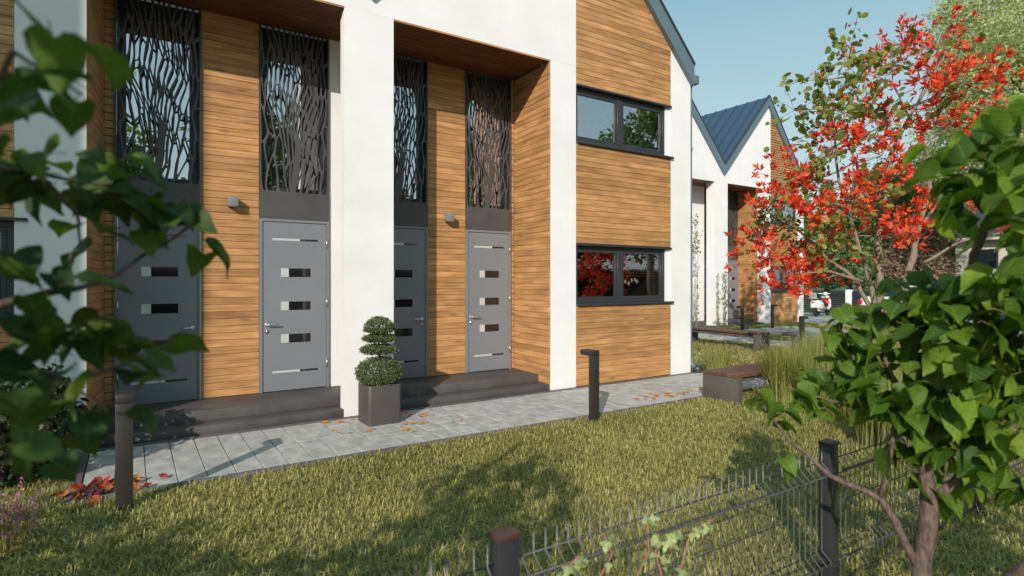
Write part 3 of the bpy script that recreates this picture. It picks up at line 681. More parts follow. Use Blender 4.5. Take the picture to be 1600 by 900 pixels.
for a in (0.4, 2.0, 3.3, 5.0):
    d = np.array([[math.cos(a), math.sin(a) * .5, 0.35]]); link(bpy.data.objects.new("leaf", scatter("leaf", *LEAF4, np.array([[6.98, 7.2, 1.46]]), frames(d, np.zeros(1)), np.full(1, .2), "mid", np.full(1, .6))), t)

# ---------------- house across the walkway
Y2 = 13.0; Y2B = 14.1
ZL2 = [(12.3, 5.12), (14.8, 8.24), (17.39, 5.381), (20.0, 8.239), (22.44, 5.12)]
H2 = thing("terraced_house", (17.2, Y2, 0), "second white house with twin blue-grey gables beyond the walkway", "house")
S2 = 5.10
B(16.93, 17.64, Y2, Y2 + .35, 0, S2).build("pillar", "stucco", H2); B(14.3, 14.9, Y2, Y2 + .35, 0, S2).build("pillar", "stucco", H2)
B(19.756, 20.2, Y2, Y2 + .25, 0, S2).build("front_wall", "stucco", H2)
m = MB()
for q in ([(14.0, S2 + .001), (17.39, S2 + .001), (17.39, 5.381), (14.8, 8.24), (14.0, lerp_pts(ZL2, 14.0))], [(17.39, S2 + .001), (20.2, S2 + .001), (20.2, lerp_pts(ZL2, 20.2)), (20.0, 8.239), (17.39, 5.381)]):
    m.prism_xz(q, Y2, Y2 + .25)
m.build("front_wall", "stucco", H2)
MB().prism_xz([(22.02, 0), (22.42, 0), (22.42, 5.12), (22.02, lerp_pts(ZL2, 22.02))], Y2, Y2 + .25).build("corner_wall", "stucco", H2)
B(12.3, 13.98, Y2, Y2 + .25, 0, 5.1).build("front_wall", "stucco", H2)
B(22.18, 22.42, Y2 + .252, Y2 + 10, 0, 5.1).build("side_wall", "stucco", H2); B(12.3, 22.3, Y2 + 9.7, Y2 + 10, 0, 5.1).build("back_wall", "stucco", H2)
B(16.2, 17.57, Y2B - .15, Y2B + .2, 0, S2).build("porch_wall", "stucco", H2); B(13.9, 16.19, Y2B, Y2B + .2, 0, S2).build("porch_wall", "stucco", H2)
def board_sheet(p0, p1, z0, z1, name="timber_boards"):
    d = Vector((p1[0] - p0[0], p1[1] - p0[1])); L = d.length; mm = MB(); n = round((z1 - z0) / .0872); h = (z1 - z0) / n
    for k in range(n): mm.box(0, L, -.014, 0.02, k * h + .005, (k + 1) * h - .005)
    mm.box(0, L, -.004, .05, 0, z1 - z0)
    o = mm.build(name, "larch", H2, kind="stuff"); o.matrix_basis = Matrix.Translation((p0[0], p0[1], z0)) @ Matrix.Rotation(math.atan2(d.y, d.x), 4, 'Z'); return o
board_sheet((20.203, Y2 + .02), (22.017, Y2 + .02), .02, 1.22); board_sheet((20.203, Y2 + .02), (22.017, Y2 + .02), 2.2, 3.85); board_sheet((20.203, Y2 + .02), (22.017, Y2 + .02), 4.75, 5.5)
mm = MB(); z = 5.5
while z < 8.0:
    xr = 20.0 + (8.239 - z - .06) / 1.28
    if xr > 20.25: mm.box(20.203, min(22.017, xr), Y2 + .006, Y2 + .04, z + .005, z + .116)
    z += .0872
mm.build("timber_boards", "larch", H2, kind="stuff")
MB().prism_xz([(20.203, 5.5), (21.95, 5.5), (20.203, 7.95)], Y2 + .016, Y2 + .2).build("cladding_batten", "backing", H2)
bay_window(H2, 20.21, 21.95, Y2, 1.24, 2.18, None); bay_window(H2, 20.21, 21.95, Y2, 3.87, 4.73, None)
board_sheet((19.755, Y2B), (19.76, Y2 + .25), .1, S2)
board_sheet((18.46, Y2B + .01), (19.03, Y2B + .01), .2, S2)
for (a, b), right in (((17.58, 18.45), True), ((19.04, 19.75), False)):
    door(H2, a, b, Y2B, .2, 2.44, right, False)
    B(a, b, Y2B - .03, Y2B + .03, 2.444, 3.0).build("transom_panel", "screen", H2)
    so = bpy.data.objects.new("laser_cut_screen", screen_mesh(b - a, 2.05, 31)); link(so, H2); so.matrix_basis = Matrix.Translation(((a + b) / 2, Y2B - .02, 3.0))
    B(a, b, Y2B + .1, Y2B + .12, 3.0, S2).build("tall_window", "room", H2)
B(14.95, 19.75, 13.4, Y2B + .05, 0, .2).build("porch_step", "step", H2); B(14.95, 19.75, Y2 - .02, 13.398, 0, .1).build("porch_step", "step", H2)
B(14.9, 19.754, Y2 + .01, Y2B + .2, S2 - .001, S2 + .08).build("porch_ceiling", "soffit_wood", H2)
roofs(H2, ZL2, Y2, 10.0)

# ------------------------------------------------------------------ garden furniture
def bollard(x, y, rot, label, h=0.836, proto=[]):
    if not proto:
        t = thing("bollard_light", (0, 0, 0), label, "bollard light", "dark bollard lights along the paths")
        B(-.0535, .0535, -.034, .034, -.02, h - .062).build("post", "bollard", t, bevel=.004)
        B(-.0535, .0535, -.034, .185, h - .06, h).build("head", "bollard", t, bevel=.004)
        B(-.04, .04, .05, .17, h - .066, h - .0605).build("lens", "lens", t)
        B(-.0555, .0555, -.036, .036, -.03, .012).build("foot", "frame", t)
        proto.append(t); o = t
    else:
        o = copy_tree(proto[0]); o["label"] = label
    o.location = (x, y, 0); o.rotation_euler = (0, 0, rot); return o
bollard(4.535, 5.165, 0, "dark bollard light at the kerb in front of the timber bay")
bollard(-.04, 5.02, 0, "dark bollard light beside the heap of autumn leaves at the path end")
bollard(16.5, 11.6, 0, "dark bollard light on the grass before the porch of the far house")
bollard(18.6, 11.9, R(180), "thin dark bollard light below the hanging red blossom")
bollard(12.95, 7.55, R(-90), "dark bollard light with its head turned right beside the walkway")
bollard(8.75, 5.22, R(20), "brownish bollard light standing behind the tall grasses")

# planter and cloud-pruned tree
PX, PYc = 2.425, 6.525
t = thing("planter_box", (PX, PYc, 0), "square dark brown planter with rounded corners at the pillar foot", "planter")
def rrect(cx, cy, hw, r, n=6):
    return [(cx + sx * (hw - r) + r * math.cos(a), cy + sy * (hw - r) + r * math.sin(a)) for sx, sy, a0 in ((1, 1, 0), (-1, 1, 90), (-1, -1, 180), (1, -1, 270)) for a in [R(a0 + 90 * k / n) for k in range(n + 1)]]
o_, i_ = rrect(PX, PYc, .195, .035), rrect(PX, PYc, .178, .025); n = len(o_)
m = MB(); zs = 0.014
vs = [(p[0], p[1], zs) for p in o_] + [(p[0], p[1], .462) for p in o_] + [(p[0], p[1], .462) for p in i_] + [(p[0], p[1], .40) for p in i_]
fs = [tuple(range(n - 1, -1, -1))]
for k in range(3): fs += [(k * n + j, k * n + (j + 1) % n, (k + 1) * n + (j + 1) % n, (k + 1) * n + j) for j in range(n)]
m.add(vs, fs).build("pot", "pot", t, bevel=.004)
MB().prism_xy(i_, .38, .425).build("mulch", "soil", t)
t = thing("topiary_tree", (PX, PYc, .42), "cloud pruned boxwood in four tiers growing in the brown planter", "topiary")
MB().tube([(PX, PYc, .41), (PX + .01, PYc, .7), (PX - .008, PYc, .95), (PX, PYc, 1.15)], [.022, .018, .014, .01], 8).build("trunk", "dbark", t, smooth=True)
def box_tier(zc, rx, rz0, rz1, n):
    d = rand_dirs(n); rr = rng.uniform(.5, 1.0, n) ** 0.45
    p = d * rr[:, None]; p[:, 0] *= rx; p[:, 1] *= rx; p[:, 2] = np.where(p[:, 2] > 0, p[:, 2] * rz1, p[:, 2] * rz0)
    p += rng.normal(size=(n, 3)) * .008
    p += np.array([PX, PYc, zc])
    dd = d + rand_dirs(n) * .9
    link(bpy.data.objects.new("foliage_tier", scatter("foliage_tier", *LEAF4, p, frames(dd, rng.uniform(0, 6.28, n)), rng.uniform(.016, .028, n), "box", np.clip(rng.beta(2, 2.4, n), 0, 1))), t)
box_tier(.585, .268, .16, .175, 8500); box_tier(.852, .215, .042, .045, 3600); box_tier(.982, .188, .036, .038, 3000); box_tier(1.082, .172, .018, .145, 4200)

def bench(origin, rot, L, D, Hh, label, nsl):
    t = thing("garden_bench", (0, 0, 0), label, "bench", "benches of concrete and dark timber")
    th = .11
    for x in (0, L - th): B(x, x + th, 0, D, -.04, Hh - .045).build("concrete_leg", "concrete", t, bevel=.006)
    B(th + .002, L - th - .002, .05, D - .05, Hh - .11, Hh - .05).build("seat_beam", "concrete", t)
    w = D / nsl
    for k in range(nsl): B(-.012, L + .012, k * w + .006, (k + 1) * w - .006, Hh - .043, Hh).build("seat_slat", "bench_wood", t, bevel=.003, segs=1)
    t.location = origin; t.rotation_euler = (0, 0, rot); return t
bench((6.72, 4.80, 0), 0, 2.1, .56, .40, "low bench at the end of the lawn kerb, half hidden by tall grasses", 6)
bench((12.72, 8.2, 0), R(90), 2.2, .50, .43, "long bench on the far lawn in front of the second house", 5)

# ------------------------------------------------------------------ wire fence
FY = 1.63
posts = [-.96, 1.04, 3.045, 5.05, 7.05]
WF = thing("wire_fence", (3.0, FY, 0), "low grey welded wire fence with dark square posts across the foreground", "fence")
pm = B(-.04, .04, -.03, .03, -.1, .80).mesh("post", "post", bevel=.003); 
cm = MB().box(-.044, .044, -.034, .034, .798, .816).mesh("post_cap", "cap", bevel=.003)
cl = MB().box(-.0425, .0425, -.0345, .0345, 0, .028).mesh("clamp", "post", bevel=.002)
def at_(name, me, loc, parent):
    o = bpy.data.objects.new(name, me); link(o, parent); o.matrix_basis = Matrix.Translation(loc); return o
for k, px in enumerate(posts):
    p = at_("post", pm, (px, FY, 0), WF)
    c = at_("post_cap", cm, (0, 0, 0), p)
    if px > 2: c.data = c.data.copy(); c.data.materials[0] = M['post']
    for z in (.60, .16): at_("clamp", cl, (0, 0, z), p)
prof = [(.79, 0), (.715, 0), (.67, -.052), (.628, 0), (.26, 0), (.215, -.052), (.17, 0), (.03, 0)]
wm = MB().tube([(0, y, z) for z, y in prof], .0028, 6).mesh("wire", "wire", smooth=True)
for a, b in zip(posts, posts[1:]):
    rails = MB(); x0, x1 = a + .042, b - .042
    first = None
    for z, y in ((.715, 0), (.67, -.052), (.628, 0), (.477, 0), (.26, 0), (.215, -.052), (.17, 0), (.05, 0)):
        o = MB().tube([(x0, FY + y + .004, z), (x1, FY + y + .004, z)], .0033, 6).build("rail_wire", "rail", WF, smooth=True)
        first = first or o
    nw = 38
    for k in range(nw): at_("wire", wm, (x0 + (x1 - x0) * (k + .5) / nw, FY, 0), WF)

# ------------------------------------------------------------------ plants
LEAFW = [(0, .18), (.05, .37), (.2, .50), (.38, .51), (.54, .44), (.69, .33), (.83, .19), (.93, .08), (1, .0)]
def leaf_mesh(name, mat, seed, fold, curl, lobes=0.0, stalk=True, widths=LEAFW):
    r = random.Random(seed); VV = (-1, -.55, 0, .55, 1); vs = []; uv = []
    for i, (u, w) in enumerate(widths):
        for v in VV:
            x = u - .17 * abs(v) ** 1.5 * max(0, 1 - u / .35) + lobes * (abs(v) == 1) * (.07 if i in (2, 5) else 0); ww = w * (1 + (lobes * (.18 if i in (2, 5) else -.12) if abs(v) == 1 else 0))
            y = v * ww
            z = abs(y) * fold + curl * x * x + .03 * math.sin(7 * x + 3 * v + seed) + (.05 * math.sin(9 * x + seed) * abs(v) ** 2)
            vs.append((x, y + .03 * math.sin(5 * x + seed), z)); uv.append((u, y))
    k = len(VV); fs = [(i * k + j, i * k + j + 1, (i + 1) * k + j + 1, (i + 1) * k + j) for i in range(len(widths) - 1) for j in range(k - 1)]
    nl = len(fs)
    if stalk:
        b = MB().tube([(-.42, 0, -.10), (-.2, .01, -.03), (0, 0, 0)], [.018, .014, .012], 4, False); off = len(vs); vs += b.v; uv += [(0, 0)] * len(b.v); fs += [tuple(q + off for q in f) for f in b.f]
    me = bpy.data.meshes.new(name); me.from_pydata(vs, [], fs); me.materials.append(M[mat])
    if stalk: me.materials.append(M['gtwig'])
    ul = me.uv_layers.new(name="uv")
    for p in me.polygons:
        p.use_smooth = True; p.material_index = 1 if (stalk and p.index >= nl) else 0
        for li in p.loop_indices: ul.data[li].uv = uv[me.loops[li].vertex_index]
    return me
BIG = [leaf_mesh("leaf", "bigleaf", s, f, c, l) for s, f, c, l in ((1, .25, -.25, .12), (2, .6, -.45, .3), (3, .12, -.5, .25), (4, .85, -.25, .15), (5, .35, -.8, .3), (6, -.3, -.4, .2))]
SHD = [leaf_mesh("leaf", "shadeleaf", s, f, c, l) for s, f, c, l in ((6, .3, -.3, .15), (7, .5, -.5, .3), (8, .15, -.25, .2), (9, .6, -.6, .4))]
def leaf_at(root, meshes, pos, d, roll, size):
    o = bpy.data.objects.new("leaf", rnd.choice(meshes)); link(o, root)
    fr = frames(np.array([d], float), np.array([roll]))[0]
    m4 = Matrix([[fr[i][j] * size for j in range(3)] + [pos[i]] for i in range(3)] + [[0, 0, 0, 1]])
    o.matrix_basis = m4; return o
def leaf_cluster(acc, meshes, c, r, n, s0, s1, droop=-.45, hidden=False):
    for _ in range(n):
        p = Vector((rnd.gauss(0, 1), rnd.gauss(0, 1), rnd.gauss(0, 1))); p = p.normalized() * r * rnd.uniform(.3, 1.25)
        a = rnd.uniform(0, 6.28)
        d = (p.x / r * .6 + math.cos(a), p.y / r * .6 + math.sin(a), droop + rnd.uniform(-.45, .5))
        acc.append((rnd.choice(meshes), (c[0] + p.x, c[1] + p.y, c[2] + p.z), d, rnd.uniform(-.8, .8), rnd.triangular(s0, s1, (s0 + s1) / 2), hidden))
def hang_leaves(root, acc, limit=298):
    """the leaves nearest the viewer as objects, the hidden rest joined"""
    acc.sort(key=lambda q: (q[5], q[1][0] * .548 + q[1][1] * .836 - q[4] * 2))
    for me, pos, d, roll, size, hid in acc[:limit]:
        if not hid: leaf_at(root, [me], pos, d, roll, size)
    rest = [q for i, q in enumerate(acc) if i >= limit or q[5]]
    for part in (rest[0::3], rest[1::3], rest[2::3]):
        if not part: continue
        bm = bmesh.new()
        for me, pos, d, roll, size, hid in part:
            fr = frames(np.array([d], float), np.array([roll]))[0]; cp = me.copy()
            cp.transform(Matrix([[fr[i][j] * size for j in range(3)] + [pos[i]] for i in range(3)] + [[0, 0, 0, 1]])); bm.from_mesh(cp); bpy.data.meshes.remove(cp)
        me = bpy.data.meshes.new("foliage"); bm.to_mesh(me); bm.free()
        for m_ in part[0][0].materials: me.materials.append(m_)
        link(bpy.data.objects.new("foliage", me), root, "stuff")
def limb(root, paths, rad, mat, name="branch", n=7):
    for i, (pts, r0, r1) in enumerate(paths):
        k = len(pts); pts2 = []
        for a, b in zip(pts, pts[1:]):
            a, b = Vector(a), Vector(b); L = (b - a).length
            for q in range(3): pts2.append(a.lerp(b, q / 3) + (Vector((rnd.uniform(-1, 1), rnd.uniform(-1, 1), rnd.uniform(-1, 1))) * L * .035 if q else Vector()))
        pts2.append(Vector(pts[-1])); k = len(pts2)
        MB().tube(pts2, [(r0 + (r1 - r0) * (j / (k - 1)) ** .8) * rnd.uniform(.92, 1.1) for j in range(k)], n).build("trunk" if (i == 0 and name == "branch") else "branch", mat, root, smooth=True)

# right foreground shrub
t = thing("leafy_shrub", (2.62, 1.06, 0), "big broad-leaved green shrub with a grey trunk in the right foreground", "shrub")
limb(t, [([(2.60, 1.06, -.02), (2.642, 1.054, .313), (2.651, 1.048, .518), (2.642, 1.018, .786), (2.611, 1.015, 1.045), (2.564, .95, 1.308), (2.505, .869, 1.555), (2.398, .759, 1.82), (2.28, .658, 2.064)], .048, .008),
         ([(2.63, 1.06, .52), (2.544, 1.154, .769), (2.43, 1.3, .842), (2.353, 1.423, .964), (2.309, 1.535, 1.119)], .017, .005),
         ([(2.544, 1.154, .769), (2.55, 1.114, .98), (2.532, 1.09, 1.242), (2.522, 1.156, 1.44), (2.465, 1.253, 1.409)], .013, .004),
         ([(2.642, 1.018, .786), (2.685, .87, .933), (2.653, .712, 1.083), (2.60, .60, 1.3)], .022, .008),
         ([(2.611, 1.015, 1.02), (2.604, .923, 1.163), (2.497, .755, 1.383), (2.477, .648, 1.627)], .018, .006),
         ([(2.564, .95, 1.308), (2.56, 1.012, 1.499), (2.565, 1.104, 1.57)], .012, .004),
         ([(2.611, 1.015, 1.045), (2.511, 1.2, 1.123), (2.407, 1.411, 1.179)], .012, .004),
         ([(2.60, 1.06, .3), (2.5, .6, .8), (2.3, .1, 1.2), (2.2, -.3, 1.5)], .03, .01)], 0, "dbark")
DARKSIDE = [(2.33, -0.3, 1.26), (2.83, -0.35, 1.33), (2.12, -0.18, 1.19), (2.24, -0.41, 1.19), (2.89, -0.36, 1.54), (3.31, -0.3, 1.4), (2.07, -0.3, 1.33), (2.3, -0.6, 1.4), (2.45, -0.37, 1.47), (2.95, -0.15, 1.12)]
RB = [(2.201, .65, 2.082, .12, 7), (2.164, .734, 1.995, .1, 6), (2.169, .611, 1.929, .12, 6), (2.205, .706, 1.926, .06, 3), (2.193, .774, 1.862, .02, 1), (2.305, .641, 1.80, .05, 1), (2.372, .717, 1.66, .09, 5), (2.505, .869, 1.63, .08, 4), (2.617, 1.035, 1.60, .06, 2), (2.576, 1.0872, 1.544, .09, 6), (2.521, 1.217, 1.489, .08, 6), (2.443, 1.268, 1.409, .07, 5), (2.521, 1.217, 1.33, .08, 6), (2.532, 1.09, 1.419, .11, 8), (2.523, .976, 1.502, .12, 9), (2.525, .856, 1.509, .12, 9), (2.389, .706, 1.543, .12, 8), (2.43, 1.396, 1.256, .04, 2), (2.449, 1.324, 1.148, .08, 6), (2.407, 1.411, 1.152, .07, 5), (2.532, 1.21, 1.198, .09, 7), (2.532, 1.09, 1.242, .1, 8), (2.544, .963, 1.333, .12, 9), (2.544, .843, 1.359, .12, 9), (2.533, .731, 1.383, .12, 8), (2.596, 1.048, 1.116, .09, 7), (2.584, .936, 1.187, .1, 8), (2.573, .824, 1.231, .11, 8), (2.552, .718, 1.229, .1, 7), (2.598, 1.107, .987, .06, 4), (2.638, 1.021, 1.002, .07, 5), (2.635, .903, 1.042, .08, 6), (2.631, .786, 1.069, .09, 6), (2.377, 1.431, .882, .03, 2), (2.638, 1.021, .837, .05, 3), (2.716, .85, .909, .06, 4), (2.683, .752, .919, .06, 4), (2.302, 1.52, 1.128, .03, 3), (2.338, 1.457, 1.055, .05, 3), (2.512, .625, 1.627, .2, 12), (2.596, .63, 1.304, .2, 10), (2.38, .592, 1.926, .2, 8), (2.2, -.35, 1.45, .25, 10), (2.6, .05, 1.1, .25, 9), (2.0, -.05, 1.7, .25, 8)] + [(x, y, z, .2, 7) for x, y, z in DARKSIDE]
acc = []
for x, y, z, r, n in RB: leaf_cluster(acc, BIG, (x, y, z), r * 1.08, round(n * (1.3 if (x < 2.46 and y > 1.3) else 2.5)), *((.06, .10) if (x < 2.46 and y > 1.3) else (.06, .118)), hidden=(y < .2))
hang_leaves(t, acc)

# left foreground branches, close to the camera
t = thing("overhanging_tree", (-1.15, 1.0, 0), "dark leafy branches hanging into the left edge of the picture, close and blurred", "tree")
limb(t, [([(-1.2, 1.0, -.02), (-1.15, 1.05, .8), (-1.05, 1.15, 1.4), (-.9, 1.2, 2.0), (-.7, 1.1, 2.6)], .07, .02),
         ([(-1.05, 1.15, 1.4), (-.65, 1.35, 1.6), (-.373, 1.44, 1.66), (-.217, 1.398, 1.603), (-.0872, 1.455, 1.636), (-.028, 1.513, 1.662), (.119, 1.537, 1.782)], .016, .003),
         ([(-.65, 1.35, 1.6), (-.373, 1.40, 1.52), (-.179, 1.373, 1.51), (-.096, 1.378, 1.455), (.006, 1.431, 1.49)], .01, .003),
         ([(-.65, 1.35, 1.6), (-.4, 1.36, 1.8), (-.244, 1.356, 1.858), (-.153, 1.476, 1.864), (-.017, 1.506, 1.855)], .01, .003),
         ([(-1.15, 1.1, 1.5), (-1.6, .95, 1.7), (-2.2, 1.4, 1.62), (-2.9, 2.1, 1.65), (-3.4, 2.65, 1.8)], .03, .006),
         ([(-1.05, 1.15, 1.5), (-1.1, .7, 1.9), (-1.0, .3, 2.0), (-.75, .2, 2.2)], .025, .005), ([(-1.1, .7, 1.9), (-.8, .8, 2.15), (-.5, .9, 2.3)], .015, .004),
         ([(-.244, 1.356, 1.858), (-.136, 1.046, 1.966), (-.058, 1.055, 1.921)], .006, .002),
         ([(-.096, 1.378, 1.455), (-.042, 1.403, 1.389)], .004, .002),
         ([(-.153, 1.476, 1.864), (-.094, 1.496, 1.794), (-.088, 1.493, 1.728), (-.116, 1.451, 1.649)], .004, .002)], 0, "dbark")
LB = [(-.118, 1.01, 1.984, .11, 5), (-.058, 1.055, 1.921, .06, 2), (-.17, 1.307, 1.946, .09, 4), (-.185, 1.496, 1.883, .08, 6), (-.0872, 1.514, 1.834, .08, 5), (-.017, 1.506, 1.862, .08, 7), (.024, 1.539, 1.785, .07, 6), (.106, 1.545, 1.812, .04, 3), (.131, 1.528, 1.73, .03, 2), (-.086, 1.551, 1.773, .06, 4), (-.164, 1.357, 1.66, .08, 6), (-.15, 1.347, 1.568, .08, 6), (-.033, 1.456, 1.543, .07, 6), (.011, 1.427, 1.477, .06, 5), (-.096, 1.378, 1.467, .07, 5), (-.042, 1.403, 1.389, .05, 3), (-.151, 1.109, 1.415, .05, 3), (-.106, 1.378, 1.346, .04, 2), (-.171, 1.301, 1.473, .06, 4),
      ]
acc = []
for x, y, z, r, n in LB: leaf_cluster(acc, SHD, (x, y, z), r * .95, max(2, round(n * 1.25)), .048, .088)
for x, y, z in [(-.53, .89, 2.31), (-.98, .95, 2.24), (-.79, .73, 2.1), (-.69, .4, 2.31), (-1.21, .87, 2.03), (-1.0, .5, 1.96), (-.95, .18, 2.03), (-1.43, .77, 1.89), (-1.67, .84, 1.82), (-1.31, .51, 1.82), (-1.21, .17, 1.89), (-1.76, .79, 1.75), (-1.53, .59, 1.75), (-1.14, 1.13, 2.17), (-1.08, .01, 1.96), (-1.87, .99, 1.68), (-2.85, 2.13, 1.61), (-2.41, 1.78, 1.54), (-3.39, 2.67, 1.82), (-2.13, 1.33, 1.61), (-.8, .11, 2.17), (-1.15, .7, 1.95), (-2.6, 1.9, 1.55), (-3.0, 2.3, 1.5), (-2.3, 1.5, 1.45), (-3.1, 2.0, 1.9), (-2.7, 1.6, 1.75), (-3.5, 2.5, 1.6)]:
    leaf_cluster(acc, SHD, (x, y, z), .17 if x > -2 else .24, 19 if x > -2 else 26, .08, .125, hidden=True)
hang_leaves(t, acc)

# blossoming tree
TB = Vector((12.9, 5.75, 0)); TR = Vector((.836, -.548, 0)); TD = Vector((.548, .836, 0))
def tl(u, w, d=0.0): return TB + TR * u + TD * d + Vector((0, 0, w))
FL = MB()
for k in range(4):
    a = k * 2 * math.pi / 4 + .3 * (k % 2); el = (.85, 1.15, .6, 1.0)[k]
    dx, dy = math.cos(a), math.sin(a); h = Vector((dx * math.cos(el), dy * math.cos(el), math.sin(el))); s = Vector((-dy, dx, 0)); nrm = h.cross(s)
    p = [Vector((0, 0, 0)), h * .5 + s * .2 - nrm * .02, h * .5 - s * .2 - nrm * .02, h * .55 + nrm * .09, h * 1.0 - nrm * .2 * (1 if k % 2 else -1)]
    FL.add(p, [(0, 1, 3), (0, 3, 2), (1, 4, 3), (3, 4, 2)])
flower_v, flower_f = np.array(FL.v)[:, [2, 1, 0]], np.array(FL.f)
def blossom_tree(root, red, green, paths, nred, ngreen, nparts, crown_depth):
    limb(root, paths, 0, "bark")
    skel = []
    for pts, r0, r1 in paths:
        for a, b in zip(pts, pts[1:]):
            for q in (0, .33, .66, 1): skel.append(Vector(a).lerp(Vector(b), q))
    tw = MB(); P, D, S = [], [], []; GP, GD = [], []
    for lst, per, isred in ((red, nred, True), (green, ngreen, False)):
        for c in lst:
            near_ = min(skel, key=lambda q: (q - c).length)
            mid_ = near_.lerp(c, .55) + Vector((rnd.uniform(-.1, .1), rnd.uniform(-.1, .1), -.05))
            if (near_ - c).length > .12: tw.tube([near_, mid_, c], [.016, .011, .006], 5, False)
            for _ in range(7):
                dr = Vector((rnd.gauss(0, 1), rnd.gauss(0, 1), rnd.gauss(.25, .8))).normalized(); L = rnd.uniform(.25, .74)
                e = c + dr * L; tw.tube([c, c.lerp(e, .5) + Vector((0, 0, .03)), e], [.006, .005, .003], 4, False)
                for q in range(max(1, per // 7)):
                    f = rnd.uniform(.25, 1.08); p = c + dr * L * f + Vector((rnd.gauss(0, .06), rnd.gauss(0, .06), rnd.gauss(0, .06)))
                    dd = (dr + Vector((rnd.uniform(-.6, .6), rnd.uniform(-.6, .6), rnd.uniform(-.1, .9))))
                    mixin = rnd.random()
                    if isred and mixin > .12: P.append(p); D.append(dd); S.append(rnd.uniform(.10, .18))
                    elif (not isred) and mixin < .16: P.append(p); D.append(dd); S.append(rnd.uniform(.05, .09))
                    else: GP.append(p); GD.append(dd + Vector((0, 0, -.6)))
    tw.build("twig", "bark", root, kind="stuff")
    P = np.array([list(p) for p in P]); D = np.array([list(p) for p in D]); S = np.array(S); n = len(P)
    depth = P @ np.array([.548, .836, 0]); order = np.argsort(depth - 4 * (S - .1))
    rot = frames(D, rng.uniform(0, 6.28, n)); ti = rng.uniform(0, 1, n)
    ids = order[:nparts]; rest = order[nparts:]
    fm = [np_mesh("flower", flower_v, flower_f, "petal", np.full(len(flower_v), q)) for q in (.15, .45, .8)]
    for i in ids:
        o = bpy.data.objects.new("flower", fm[i % 3]); link(o, root)
        o.matrix_basis = Matrix([[rot[i][a][b] * S[i] for b in range(3)] + [P[i][a]] for a in range(3)] + [[0, 0, 0, 1]])
    link(bpy.data.objects.new("blossom", scatter("blossom", flower_v, flower_f, P[rest], rot[rest], S[rest], "petal", ti[rest])), root, "stuff")
    if GP:
        GP = np.array([list(p) for p in GP]); GD = np.array([list(p) for p in GD]); g = len(GP)
        link(bpy.data.objects.new("foliage", scatter("foliage", *ROUND, GP, frames(GD, rng.uniform(-1.3, 1.3, g)), rng.uniform(.10, .165, g), "roundleaf", rng.uniform(0, 1, g))), root, "stuff")
RED = [(.45, 6.6), (.95, 6.8), (1.6, 6.75), (.86, 6.39), (1.52, 6.43), (1.92, 6.0), (1.26, 5.73), (.59, 5.73), (.2, 5.77), (2.31, 5.27), (2.05, 5.07), (.46, 5.21), (.99, 5.27), (1.7, 5.5), (-.2, 4.94), (-.73, 4.54), (-1.26, 4.28), (-.46, 4.08), (-.07, 4.02), (-.99, 3.88), (-1.52, 3.88), (-.59, 3.49), (-.2, 3.35), (-1.12, 3.35), (-1.39, 3.22), (.2, 3.49), (-2.64, 3.49), (-2.38, 3.22), (-2.11, 3.35), (-1.92, 2.96), (-2.18, 2.69), (-2.44, 2.56), (-2.58, 2.17), (-2.18, 2.03), (-1.92, 1.9), (-1.65, 2.3), (-2.31, 1.64), (-1.92, 1.5), (-1.39, 1.77), (-.73, 1.77), (-1.12, 1.64), (1.39, 4.28), (1.65, 3.22), (2.05, 3.09), (2.71, 3.09), (1.12, 3.22), (-.07, 2.69), (.33, 2.56), (-.46, 2.56), (2.71, 2.83), (.73, 4.68), (-.9, 3.0), (-.7, 2.6)]
GRN = [(-.73, 6.39), (-.99, 6.0), (-1.39, 5.73), (-1.65, 5.27), (-1.26, 5.21), (-.86, 5.47), (-.46, 5.73), (-.2, 5.47), (-1.12, 4.81), (-1.52, 4.74), (-.73, 4.94), (-.33, 4.68), (.2, 4.94), (.73, 5.34), (-1.65, 4.15), (-1.65, 3.62), (-1.12, 3.62), (-.59, 3.22), (-.86, 2.56), (-1.78, 2.96), (-2.05, 3.09), (-1.39, 2.56), (-.99, 2.3), (-1.92, 2.69)]
t = thing("flowering_tree", TB, "tall many-stemmed tree with red blossom and round green leaves", "tree")
rj = random.Random(5)
SK = [([(0, -.05), (-.05, .5), (-.26, .98), (-.59, 1.64), (-1.26, 2.17), (-1.85, 2.76), (-2.44, 3.09)], .085, .012), ([(-.26, .98), (-.46, 1.77), (-.73, 2.56), (-1.12, 3.62), (-1.32, 5.07), (-1.52, 5.87)], .06, .008), ([(0, .32), (-.07, 1.5), (-.04, 2.83), (.2, 4.15), (.59, 4.94), (1.12, 5.87), (1.52, 6.53)], .10, .01),
      ([(.12, .1), (.59, 1.9), (.82, 2.69), (1.12, 3.62), (1.06, 4.41), (.93, 5.34), (1.26, 6.13)], .085, .01), ([(.82, 2.69), (1.52, 3.49), (2.31, 3.49)], .04, .008), ([(.73, 2.03), (1.39, 2.43), (2.31, 2.63), (2.71, 2.83)], .035, .008), ([(-.59, 1.64), (-1.26, 1.84), (-1.92, 1.77), (-2.25, 1.37)], .035, .006), ([(1.06, 4.41), (1.65, 4.94), (2.31, 5.34)], .03, .006), ([(-.04, 2.83), (-.46, 3.75), (-.73, 4.81), (-.86, 6.0)], .05, .006), ([(.59, 4.94), (.2, 5.73), (-.46, 6.0)], .03, .005)]
dz = [0, -.5, .3, .5, .6, -.3, -.7, .8, .2, .1]
sk = [([tl(u, w, dz[i] * w / 6) for u, w in pts], a, b) for i, (pts, a, b) in enumerate(SK)]
blossom_tree(t, [tl(u, w, rj.uniform(-1.1, 1.1)) for u, w in RED], [tl(u, w, rj.uniform(-1.1, 1.1)) for u, w in GRN], sk, 40, 70, 295, 1)
